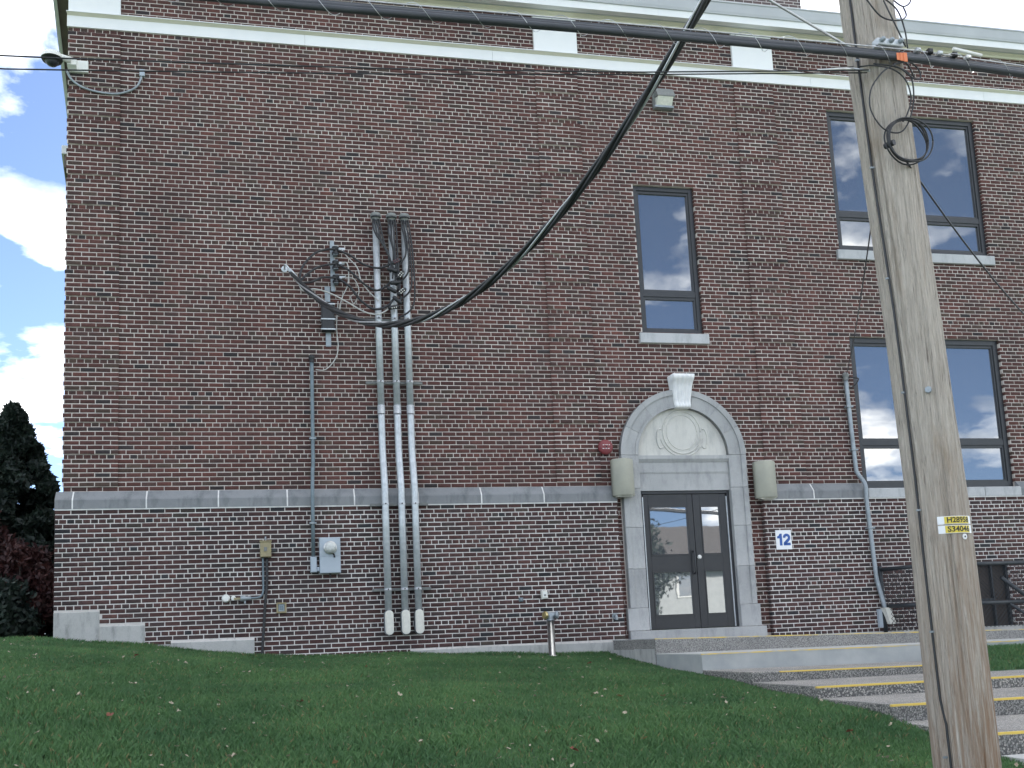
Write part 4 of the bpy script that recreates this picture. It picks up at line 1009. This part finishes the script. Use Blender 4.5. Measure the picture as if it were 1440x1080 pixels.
def right_conduit():
    t = thing('service_mast', (12.6, -.12, 1.6), 'thin dull grey conduit beside the right hand windows ending in a pale foot box', 'conduit')
    p = smoothpath([(12.57, -.05, 5.78), (12.60, -.05, 4.35), (12.62, -.06, 4.15), (12.67, -.17, 3.93), (12.67, -.17, 3.6), (12.715, -.16, 2.5), (12.735, -.17, 2.25), (12.79, -.22, 1.85)], 7)
    MB().tube(p, .036, 12).build('pipe', 'galvanised_dull', t, True)
    MB().lathe([(.042, 0), (.044, .06), (.058, .08), (.045, .13), (.015, .14)], (12.57, -.06, 5.76), 'z', 14).build('weather_cap', 'hood_grey', t, True)
    b = MB(); a = (12.79, 1.86)
    b.prism([(12.75, 1.87), (12.85, 1.87), (12.93, 1.60), (12.82, 1.60)], -.28, -.16); o = b.build('foot_box', 'offwhite_cap', t); fixn(o)
    MB().box(12.70, 12.79, -.16, -.104, 1.55, 1.85).build('back_plate', 'enclosure_grey', t)
    for z, x in ((5.3, 12.58), (4.55, 12.597), (3.2, 12.69)): MB().box(x-.06, x+.06, -.095 if z > 4 else -.215, -.002 if z > 4 else -.104, z-.012, z+.012).build('strap', 'galvanised_dull', t)
    MB().tube(smoothpath([(12.60, -.09, 5.80), (12.75, -.14, 5.78), (12.70, -.14, 5.68), (12.62, -.1, 5.62)], 5), .012, 6).build('tail_loop', 'rubber', t, True)
    # areaway grille in the base and its chain link enclosure
    g_ = thing('areaway_grille', (14.5, 0, 1.4), 'brown mesh grille filling the dark basement opening', 'grille')
    MB().box(HV[0]+.01, HV[1]-.01, .02, .04, 1.35, HV[3]-.01).build('panel', 'mesh_panel', g_)
    f = MB(); f.cbox(HV[0], HV[1], -.05, .019, 2.53, 2.584); f.cbox(15.0, 15.028, -.05, .019, 1.4, 2.5295); f.cbox(HV[0], 14.999, -.05, .019, 1.92, 1.96); f.cbox(HV[1]-.04, HV[1]-.001, -.05, .019, 1.4, 2.5295); f.build('frame', 'fence_pipe', g_)
    w = MB()
    for k in range(46):
        x = HV[0]+.02+k*.075-1.1
        for s in (1, -1):
            xa, za, xb, zb = x, 1.42, x+1.1, 2.52
            if s < 0: za, zb = 2.52, 1.42
            lo, hi = HV[0]+.02, 15.28
            t0 = max(0, (lo-xa)/(xb-xa)); t1 = min(1, (hi-xa)/(xb-xa))
            if t1 > t0: w.tube([(xa+(xb-xa)*t, .004, za+(zb-za)*t) for t in (t0, t1)], .004, 4)
    w.build('wire_mesh', 'fence_pipe', g_)
    MB().box(HV[0]-.1, HV[1]+.1, .08, .12, 1.2, 2.7).build('backing', 'black_void', g_)
    # fence
    F = thing('chain_link_fence', (14, -.9, 1.45), 'low dark chain link enclosure in front of the basement opening', 'fence')
    zf = 1.47; zt = 2.50; cx, cy = 13.10, -.95; ex = 15.20
    def post(x, y, z1=zt+.06, r=.034): MB().tube([(x, y, zf), (x, y, z1)], r, 10).build('post', 'fence_pipe', F, True)
    post(12.80, -.16); post(cx, cy); post(ex, cy, zt+.12); post(ex+.12, cy, zt+.14); post(17.2, cy)
    def rail(a, b, r=.034): MB().tube([a, b], r, 10).build('rail', 'fence_pipe', F, True)
    for z in (zt, zf+.42): rail((12.80, -.16, z), (cx, cy, z)); 
    for z in (zt, zf+.40): rail((cx, cy, z), (ex, cy, z)); rail((ex+.12, cy, z), (17.2, cy, z))
    rail((14.45, cy-.01, 2.27), (ex, cy-.01, 1.72)); rail((14.55, cy-.01, 1.85), (ex, cy-.01, 1.42), .024)
    def mesh(a, b, nm_):
        a, b = Vector(a), Vector(b); Lh = (b-a).length; u = (b-a)/Lh; H = zt-zf-.02; m = MB(); st = .075
        k = -int(H/st)-1
        while k*st < Lh:
            for s in (1, -1):
                x0 = k*st; p0, p1 = max(0, x0), min(Lh, x0+H)
                if p1 > p0:
                    z0, z1 = (p0-x0, p1-x0) if s > 0 else (H-(p0-x0), H-(p1-x0))
                    m.tube([a+u*p0+Vector((0, 0, z0+.01)), a+u*p1+Vector((0, 0, z1+.01))], .0042, 4, False)
            k += 1
        m.build(nm_, 'fence_pipe', F)
    mesh((12.80, -.16, zf), (cx, cy, zf), 'side_mesh'); mesh((cx, cy, zf), (ex, cy, zf), 'front_mesh'); mesh((ex+.12, cy, zf), (17.2, cy, zf), 'front_mesh')
right_conduit()

# ------------------------------------------------------------------ utility pole
PCX = lambda z: np.interp(z, [-1, .7, 2.4, 3.5, 4.6, 5.74, 9.2], [6.90, 6.887, 6.872, 6.833, 6.781, 6.735, 6.60])
PCY = -9.816
PR = lambda z: np.interp(z, [-1, .7, 2.4, 4.6, 5.74, 9.2], [.195, .186, .178, .170, .163, .145])
FC = Vector((-.595, -.804, 0)); RC = Vector((.804, -.595, 0))
def on_pole(ang, z, out=0.0):      # ang in degrees to the right of the street-left face
    a = math.radians(ang); d = FC*math.cos(a)+RC*math.sin(a); r = float(PR(z))+out
    return Vector((float(PCX(z)), PCY, z))+d*r
def pole():
    t = thing('utility_pole', (6.89, PCY, .4), 'weathered grey wooden utility pole leaning slightly in front of the steps', 'utility pole')
    n, mz = 300, 280; zs = np.linspace(-.2, 9.2, mz); m = MB(); th = np.linspace(0, 2*math.pi, n, endpoint=False)
    r2 = np.random.default_rng(5)
    ph = r2.uniform(0, 6.28, 40); fr = r2.integers(3, 60, 40); dr = r2.normal(0, .35, 40); am = .0022*(8/(8+fr))*r2.uniform(.4, 1.6, 40)
    cracks = [(r2.uniform(0, 6.28), r2.uniform(0, 7), r2.uniform(.25, 1.6), r2.uniform(.006, .014), r2.normal(0, .06)) for _ in range(70)]
    for z in zs:
        d = sum(a*np.sin(f*th+p+q*z) for a, f, p, q in zip(am, fr, ph, dr))
        for (c0, zc, ln, dp, dq) in cracks:
            e = np.clip(1-abs(z-zc)/ln, 0, 1)**.5
            if e > 0: dd = (th-c0-dq*(z-zc)-.02*math.sin(z*3+c0)+math.pi) % (2*math.pi)-math.pi; d = d-dp*e*np.exp(-(dd/.026)**2)
        R = PR(z)+d+.004*math.sin(z*1.3)
        m.v += list(zip(PCX(z)+R*np.cos(th), PCY+R*np.sin(th), np.full(n, z)))
    for i in range(mz-1):
        for k in range(n): k2 = (k+1) % n; m.f.append((i*n+k, i*n+k2, (i+1)*n+k2, (i+1)*n+k))
    m.f.append(tuple((mz-1)*n+k for k in range(n)))
    m.build('shaft', 'pole_wood', t, True)
    gw = [on_pole(-34+1.5*math.sin(z*2.3)+(6 if z < 1.0 else 0), z, .007) for z in np.linspace(.25, 9.0, 60)]
    MB().tube(gw, .0075, 8).build('ground_wire', 'rubber', t, True)
    for z in np.linspace(.8, 6, 8): 
        p = on_pole(-34, z, .012); MB().box(p.x-.014, p.x+.014, p.y-.006, p.y+.006, z-.006, z+.006).build('staple', 'galvanised_dull', t)
    p = on_pole(12, 3.02, .0); MB().tube([p-FC*.02, p+FC*.03], .02, 8).build('bolt', 'galvanised_dull', t)
    # number plates bent round the wood
    def bent(name, z, h, a0, a1, out, mat, par_, th_=.002):
        m = MB(); k = 12; b = 0
        for i in range(k+1):
            a = a0+(a1-a0)*i/k
            for zz, oo in ((z-h/2, out), (z+h/2, out), (z+h/2, out-th_), (z-h/2, out-th_)): m.v.append(tuple(on_pole(a, zz, oo)))
        for i in range(k):
            for q in range(4): m.f.append((4*i+q, 4*i+4+q, 4*i+4+(q+1) % 4, 4*i+(q+1) % 4))
        m.f.append((0, 1, 2, 3)); m.f.append((4*k+3, 4*k+2, 4*k+1, 4*k)); o = m.build(name, mat, par_); fixn(o); return o
    for z, s, lb in ((2.208, 'H28958', 'upper of two yellow number plates on the pole'), (2.152, 'S34046', 'lower of two yellow number plates on the pole')):
        T = thing('number_plate', on_pole(30, z-.025, .01), lb, 'number plate', 'yellow number plates on the pole')
        pl = bent('plate', z, .049, -3, 68, .008, 'sign_white', T); bent('yellow_field', z, .043, 9, 60, .0092, 'tag_yellow', T, .001)
        v, f = text_verts(s, .044, .0012); w = max(abs(q[0]) for q in v); q = MB()
        q.v = [tuple(on_pole(36+x/w*23.0, z+y*1.05, .0098)) for x, y, _ in v]; q.f = f; q.build('digits', 'tag_black', T)
    T = thing('round_tag', on_pole(48, 2.09, .01), 'small round white tag below the yellow number plates', 'tag')
    c = on_pole(46, 2.106, .004); d = (FC*math.cos(math.radians(46))+RC*math.sin(math.radians(46)))
    MB().tube([c, c+d*.003], .018, 14).build('disc', 'print_white', T); MB().tube([c+d*.0035, c+d*.006], .005, 8).build('nail', 'rubber', T)
    T = thing('orange_tag', on_pole(55, 5.16, .03), 'small orange marker tag under the cable bundle on the pole', 'tag')
    m = MB()
    for k in range(3):
        x0 = 6.745+.022*k; m.cbox(x0, x0+.026, -10.06-.004*k, -10.057-.004*k, 5.165-.006*k, 5.215, .001)
    m.build('flag', 'orange_tag', T)
    MB().tube([(6.78, -10.03, 5.21), (6.785, -10.05, 5.24)], .004, 6).build('tie', 'rubber', T)
pole()

# ------------------------------------------------------------------ overhead lines
def lines():
    B = thing('cable_bundle', (6, -10, 5.1), 'thick lashed bundle of communication cables running along the street past the pole', 'cable')
    def z0(x): return 5.215-.0012*(x-6.0)**2-(.045*(x-6.9) if x > 6.9 else 0)
    xs = np.linspace(-28, 40, 260); yb = -10.02
    for k, (dy, dz, r) in enumerate(((0, 0, .027), (.017, .029, .019), (-.020, -.019, .017))):
        MB().tube([(x, yb+dy+.004*math.sin(x*2+k), z0(x)+dz) for x in xs], r, 10).build('cable', 'cable_bundle', B, True)
    MB().tube([(x, yb, z0(x)+.054) for x in xs], .005, 6).build('messenger', 'strand', B, True)
    lash = []
    for i in range(1900):
        x = -3+i*.0085; a = i*.18; lash.append((x, yb-.0015+.049*math.cos(a), z0(x)+.010+.051*math.sin(a)))
    MB().tube(lash, .0020, 4, False).build('lashing_wire', 'strand', B)
    # suspension clamp and splice gear by the pole
    C = thing('suspension_clamp', (6.74, -10.0, 5.2), 'steel three bolt clamp holding the cable bundle to the pole', 'clamp')
    p = on_pole(38, 5.31, .0)
    MB().cbox(6.64, 6.83, -10.03, -9.97, 5.285, 5.33, .004).build('plate', 'galvanised', C)
    for x in (6.67, 6.735, 6.80): MB().lathe([(.016, 0), (.016, -.02), (.008, -.03)], (x, -10.0305, 5.312), 'y', 8).build('bolt', 'galvanised_dull', C)
    G = thing('lashing_clamps', (7.1, -10, 5.25), 'row of small black and metal cable clamps on the bundle right of the pole', 'clamp')
    for k, x in enumerate((6.93, 7.02, 7.09, 7.2, 7.30)):
        MB().cbox(x-.016, x+.016, yb-.02, yb+.02, z0(x)+.045, z0(x)+.068+.008*(k % 2), .005).build('clamp', 'rubber' if k % 2 else 'galvanised', G)
    MB().tube([(7.16, yb-.045, z0(7.2)+.075), (7.36, yb-.055, z0(7.36)+.045)], .011, 8).build('dead_end', 'plastic_white', G, True)
    # two thin wires to the left
    def wire(name, pts, r, mat, lb, cat='wire'):
        MB().tube(pts, r, 6, False).build(name, mat, None, True, label=lb, cat=cat)
    c0 = Vector((6.56, -9.97, 5.125))
    wa = [Vector((x, -9.99, 4.735+.0128*(x-.0)+.0065*(x)**2)) for x in np.linspace(-2, 6.56, 40)]
    wa = [Vector((x, -9.99, np.interp(x, [-6, 1.42, 1.74, 2.51, 3.54, 5.02, 6.42, 6.60], [4.70, 4.775, 4.786, 4.823, 4.875, 4.978, 5.106, 5.125]))) for x in np.linspace(-6, 6.58, 50)]
    wire('telephone_wire', wa, .005, 'rubber', 'upper of two thin black wires running left from the pole')
    wb = [Vector((x, -9.97, np.interp(x, [-6, 1.42, 1.85, 3.5, 5.0, 6.58], [4.60, 4.711, 4.738, 4.852, 4.972, 5.115]))) for x in np.linspace(-6, 6.58, 50)]
    wire('telephone_wire', wb, .0046, 'rubber', 'lower of two thin black wires running left from the pole')
    wire('steel_strand', arc((6.52, -9.93, 5.30), (1.5, -10.6, 7.6), .12, 20), .008, 'strand', 'pale steel strand rising left from the clamp on the pole')
    D = thing('wire_clamp', (6.46, -9.99, 5.1), 'metal drop wire clamp with copper coloured end left of the pole', 'clamp')
    MB().tube([(6.22, -9.985, 5.095), (6.40, -9.985, 5.118), (6.47, -9.985, 5.125)], [.006, .012, .017], 8).build('wedge', 'steel', D, True)
    MB().tube([(6.47, -9.985, 5.125), (6.60, -9.97, 5.13)], .008, 6).build('bail', 'galvanised', D)
    K = thing('cable_coil', (6.77, -10.02, 4.47), 'coil of spare black cable hung on the pole', 'cable coil')
    for k in range(4):
        r = .150-.007*(k % 3); cx, cz = 6.772+.004*k, 4.628+.003*((k*2) % 3)
        MB().tube([(cx+r*math.cos(a)*(1.0+.02*k), -10.02-.012*k+.006*math.sin(3*a+k), cz+r*math.sin(a)) for a in np.linspace(0, 2*math.pi, 49)], .0052, 8).build('loop', 'rubber', K, True)
    MB().tube([(6.635, -10.0, 4.60), (6.66, -10.06, 4.60)], .02, 8).build('tie', 'rubber', K)
    L = thing('loop_wires', (6.75, -10.03, 4.6), 'thin black wires looping loosely around the upper pole', 'wire')
    def lw(pts, r=.005): MB().tube(smoothpath(pts, 8), r, 6, False).build('wire', 'rubber', L, True)
    lw([(6.52, -9.99, 5.14), (6.60, -10.03, 5.13), (6.72, -10.05, 5.10), (6.80, -10.05, 5.03), (6.83, -10.04, 4.92), (6.80, -10.03, 4.82), (6.76, -10.03, 4.76)])
    lw([(6.90, -10.0, 5.09), (6.82, -10.04, 5.16), (6.70, -10.05, 5.12), (6.62, -10.05, 5.06), (6.545, -10.04, 4.95), (6.54, -10.03, 4.82), (6.62, -10.03, 4.70), (6.74, -10.03, 4.69), (6.82, -10.03, 4.80), (6.86, -10.03, 4.95), (6.84, -10.04, 5.08), (6.74, -10.05, 5.12), (6.60, -10.02, 5.15)])
    lw([(6.60, -10.03, 5.14), (6.74, -10.06, 5.115), (6.86, -10.04, 5.06), (6.93, -10.02, 5.08), (6.92, -10.02, 5.14), (6.84, -10.04, 5.17), (6.72, -10.05, 5.14)])
    lw([(6.52, -10.0, 5.75), (6.58, -10.02, 5.62), (6.68, -10.03, 5.48), (6.80, -10.03, 5.46), (6.89, -10.0, 5.52), (6.89, -9.98, 5.60)])
    lw([(6.72, -10.02, 5.60), (6.74, -10.04, 5.50), (6.79, -10.04, 5.38), (6.84, -10.03, 5.28)])
    lw([(6.72, -10.02, 5.62), (6.82, -10.01, 5.55), (6.86, -10.01, 5.42), (6.86, -10.02, 5.28)])
    lw([(6.88, -9.9, 5.70), (6.95, -9.9, 5.66), (7.01, -9.9, 5.70), (7.02, -9.9, 5.80)])
    wire('drop_wire', arc((6.75, -10.03, 4.50), (13.6, -5.0, 4.55), .55, 24), .006, 'rubber', 'thin black drop wire leaving the cable coil to the right')
    wire('mast_wire', arc((6.70, -9.85, 4.6), (12.57, -.10, 5.88), .10, 30), .006, 'rubber', 'thin wire from the pole to the top of the conduit by the right windows')
lines()

# ------------------------------------------------------------------ grass and leaves
def grass():
    def field(n, x0, x1, y0, y1, fz, dens=None, L=(.030, .062)):
        x = rng.uniform(x0, x1, n); y = rng.uniform(y0, y1, n); return x, y, fz(x, y)
    parts = []
    x, y, z = field(560000, -3.2, STEPX-.02, -10.6, -.12, lawn_z); 
    # keep what the lens (with a margin) can see and thin out with distance
    def keep(x, y, z):
        d = np.stack([x-CAM.x, y-CAM.y, z-CAM.z]); zf = np.array(_F)@d; u = (np.array(_R2)@d)/zf; v = (np.array(_U2)@d)/zf
        lim = -(1080-PYC)/FPX
        return (u > -(PXC+220)/FPX) & (u < (1440-PXC+220)/FPX) & (v > lim-.06)
    k = keep(x, y, z); parts.append((x[k], y[k], z[k]))
    x, y, z = field(40000, -6, -.1, 0, 8, lawn_z); parts.append((x, y, z))
    x, y, z = field(28000, 10.64, 15.5, -4.92, -3.40, right_lawn); k = x > 10.65+.62*np.clip(y+4.7, 0, 9); parts.append((x[k], y[k], z[k]))
    x, y, z = field(9000, STEPX-.05, 8.9, -10.6, -9.92, lambda x, y: np.maximum(lawn_z(x*0+8, y)-.06, 0)); parts.append((x, y, z))
    x, y, z = [np.concatenate(q) for q in zip(*parts)]; n = len(x)
    pat = .5+.5*np.sin(x*2.3+np.sin(y*1.9)*1.4)*np.sin(y*2.7+np.sin(x*1.3)*1.7)
    L = rng.uniform(.026, .060, n)*(.8+.5*pat); az = rng.uniform(0, 2*np.pi, n); w = rng.uniform(.0022, .0042, n)*1.3
    # taller tufts against the wall and step edges
    L = L*np.where((y > -.35) & (y < 0), 1.5, 1); L = L*np.where((x > STEPX-.22) & (y < -.2), .75, 1)
    lean = rng.uniform(.1, .8, n)*L; la = rng.uniform(0, 2*np.pi, n)
    V = np.zeros((n, 4, 3)); cx, sx = np.cos(az)*w, np.sin(az)*w
    mx_, my_ = x+np.cos(la)*lean*.35, y+np.sin(la)*lean*.35
    V[:, 0] = np.stack([x-cx, y-sx, z-.004], 1); V[:, 1] = np.stack([x+cx, y+sx, z-.004], 1)
    V[:, 2] = np.stack([mx_+cx*.8, my_+sx*.8, z+L*.6], 1); V[:, 3] = np.stack([x+np.cos(la)*lean, y+np.sin(la)*lean, z+L*.97], 1)
    me = bpy.data.meshes.new('grass'); me.vertices.add(n*4); o0 = np.array((3., -5., .8)); me.vertices.foreach_set('co', (V.reshape(-1, 3)-o0).ravel())
    f = (np.array([[0, 1, 2, 3]])+np.arange(n)[:, None]*4).ravel()
    me.loops.add(n*4); me.loops.foreach_set('vertex_index', f); me.polygons.add(n); me.polygons.foreach_set('loop_start', np.arange(n)*4)
    me.update(calc_edges=True); me.materials.append(MAT['grass_blade'])
    place('grass', me, Vector(o0), None, 'short green lawn grass sloping down from the brick wall', 'grass', kind='stuff')
    # fallen leaves: the larger ones singly, the small bits as one scatter
    def leaf_mesh(sz, seed):
        r = random.Random(seed); k = 11; m = MB(); ring = []
        for i in range(k):
            a = 2*math.pi*i/k; rr = sz*(.55+.45*abs(math.sin(a*2.5+seed)))*r.uniform(.8, 1.1); ring.append((rr*math.cos(a), rr*.75*math.sin(a), r.uniform(0, sz*.55)))
        m.v = [(0, 0, 0)]+ring; m.f = [(0, 1+i, 1+(i+1) % k) for i in range(k)]; return m
    mats = ['fallen_pale', 'fallen_pale', 'fallen_tan', 'fallen_red']
    protos = []
    for s in range(8):
        q = leaf_mesh(random.uniform(.026, .045), s); me = bpy.data.meshes.new('fallen_leaf'); me.from_pydata(q.v, [], q.f); me.materials.append(MAT[mats[s % 4]]); protos.append(me)
    for i in range(30):
        while True:
            xx, yy = random.uniform(-.5, 7.9), random.uniform(-9.6, -2.0)
            if abs(xx-CAM.x-(yy-CAM.y)*.2) < 6: break
        zz = float(lawn_z(xx, yy)); o = place('fallen_leaf', protos[i % 8], Vector((xx, yy, zz+.045)), None, 'small curled dry leaf lying on the lawn', 'leaf', 'fallen leaves on the lawn')
        o.rotation_euler = (random.uniform(-.6, .6), random.uniform(-.6, .6), random.uniform(0, 6.3))
    sc = MB()
    for i in range(520):
        xx, yy = random.uniform(-2.5, 7.95), random.uniform(-9.8, -.3); zz = float(lawn_z(xx, yy))+.042
        q = leaf_mesh(random.uniform(.010, .026), i+50); b = len(sc.v); a = random.uniform(0, 6.3); c, s = math.cos(a), math.sin(a)
        tx = random.uniform(-.7, .7)
        sc.v += [(xx+px*c-py*s, yy+px*s+py*c, zz+pz+px*tx) for px, py, pz in q.v]; sc.f += [tuple(b+j for j in f) for f in q.f]
    sc.build('leaf_litter', 'fallen_pale', None, label='tiny pale leaf scraps scattered all over the lawn', cat='leaf litter', kind='stuff')
grass()

# ------------------------------------------------------------------ trees
def leaf_cloud(pts, size, nrm_up=.3, seed=1, elong=1.6):
    r = np.random.default_rng(seed); n = len(pts); a = r.normal(size=(n, 3)); a[:, 2] = a[:, 2]*.6+nrm_up; a /= np.linalg.norm(a, axis=1)[:, None]
    t = np.cross(a, r.normal(size=(n, 3))); t /= np.linalg.norm(t, axis=1)[:, None]; b = np.cross(a, t)
    s = (size*r.uniform(.6, 1.4, n))[:, None]; m = MB()
    V = np.stack([pts-t*s*elong*.5, pts+b*s*.35, pts+t*s*elong*.5, pts-b*s*.35], 1)
    m.v = [tuple(q) for q in V.reshape(-1, 3)]; m.f = [tuple(range(4*i, 4*i+4)) for i in range(n)]; return m
def tree(name, x, y, zb, H, rad, kind, mat, nleaf, size, label, cat='tree', seed=1, group=None):
    r = np.random.default_rng(seed); t = thing(name, (x, y, zb), label, cat, group)
    m = MB(); th = H*(.95 if kind == 'cone' else .55); m.tube([(x+.03*math.sin(k), y, zb-.3+(th+.3)*k/8) for k in range(9)], [max(.012, H*.028*(1-k/9)) for k in range(9)], 10)
    cl = []
    if kind == 'cone':
        for i in range(170):
            u = r.uniform(0, 1)**.8; z = .04*H+u*.96*H; R = rad*(1-u)**.85*r.uniform(.5, 1.0)+.03; a = r.uniform(0, 6.283); cl.append((R*math.cos(a), R*math.sin(a), z, .10*H*(1-u*.55)*.62))
    else:
        zc, zr = (.62, .38) if kind == 'ball' else (.48, .50)
        for i in range(110):
            d = r.normal(size=3); d /= np.linalg.norm(d); q = r.uniform(.2, 1.0)**.5; cl.append((d[0]*rad*q, d[1]*rad*q, H*zc+d[2]*H*zr*q, rad*(.27 if kind == 'ball' else .34)))
            if i % 6 == 0: m.tube([(x, y, zb+H*.35), (x+d[0]*rad*q*.5, y+d[1]*rad*q*.5, zb+H*.5+d[2]*H*.12), (x+d[0]*rad*q, y+d[1]*rad*q, zb+H*zc+d[2]*H*zr*.95*q)], [H*.014, H*.009, H*.003], 6)
    m.build('trunk', 'bark', t, True)
    pts = []
    for (a, b, c, s) in cl:
        k = nleaf//len(cl); g = r.normal(size=(k, 3)); g /= np.linalg.norm(g, axis=1)[:, None]; g *= (r.uniform(0, 1, k)**.45)[:, None]*s
        if kind == 'cone': g[:, 2] *= .75
        pts.append(g+np.array((a, b, c)))
    pts = np.concatenate(pts)+np.array((x, y, zb)); pts = pts[pts[:, 2] > zb+.02]
    leaf_cloud(pts, size, seed=seed).build('crown', mat, t)
tree('conifer', -2.05, 6.3, 1.9, 4.75, 1.75, 'cone', 'conifer', 60000, .12, 'tall dark evergreen beside the left corner of the building', 'tree', 3)
tree('conifer', -3.9, 7.3, 1.9, 4.5, 1.5, 'cone', 'conifer', 42000, .13, 'dark evergreen at the left edge of the picture', 'tree', 4)
tree('red_shrub', -1.5, 4.6, 1.85, 2.0, .65, 'bush', 'red_leaf', 14000, .075, 'dark red leaved shrub against the evergreen', 'shrub', 5)
tree('red_shrub', -2.45, 4.9, 1.85, 2.9, .6, 'bush', 'red_leaf', 14000, .075, 'taller dark red shrub at the far left', 'shrub', 6)
tree('green_shrub', -1.9, 3.9, 1.85, 1.2, .75, 'bush', 'shrub_leaf', 14000, .075, 'low dark green shrub at the foot of the evergreen', 'shrub', 7)
tree('green_shrub', -.85, 6.0, 1.85, 1.8, .9, 'bush', 'shrub_leaf', 14000, .085, 'dark green shrub squeezed against the building corner', 'shrub', 11)
tree('pink_tree', -11.7, 22, 1.9, 9.6, 2.6, 'ball', 'pink_leaf', 9000, .22, 'tree with bright pink leaves just inside the left edge', 'tree', 8)

# ------------------------------------------------------------------ across the street: seen mirrored in the glass
def house(x, y, w, d, h, rh, label, seed):
    t = thing('house', (x, y, 0), label, 'house', 'houses across the street'); y1 = y
    MB().box(x-w/2, x+w/2, y-d, y, -.1, h).build('wall', 'siding', t)
    rf = MB().prismx([(y+.4, h-.1), (y-d/2, h+rh), (y-d-.4, h-.1), (y-d-.4, h-.25), (y-d/2, h+rh-.2), (y+.4, h-.25)], x-w/2-.3, x+w/2+.3); o = rf.build('roof', 'shingle', t)
    MB().box(x+w*.2, x+w*.2+.6, y-d/2-.3, y-d/2+.3, h, h+rh+.8).build('chimney', 'maroon', o)
    for i in range(3):
        for z in (1.0, 3.6):
            if z+1.4 > h: continue
            cx = x-w/2+w*(i+.5)/3; f = MB().box(cx-.55, cx+.55, y+.002, y+.06, z, z+1.4).build('window', 'white_paint', t)
            MB().box(cx-.45, cx+.45, y+.0605, y+.07, z+.1, z+1.3).build('pane', 'glass', f)
house(16, -38, 9, 8, 3.2, 2.6, 'pale house with a dark shingle roof mirrored in the door glass', 1)
house(30, -40, 10, 8, 5.4, 2.8, 'two storey house across the street mirrored in the door glass', 2)
tree('autumn_tree', 15.7, -30.5, 0, 7.0, 2.6, 'ball', 'autumn_leaf', 14000, .16, 'orange and green autumn tree mirrored in the door glass', 'tree', 9)
tree('autumn_tree', 20.5, -33, 0, 8.0, 2.6, 'ball', 'shrub_leaf', 6000, .16, 'thin dark tree mirrored in the right door leaf', 'tree', 10)
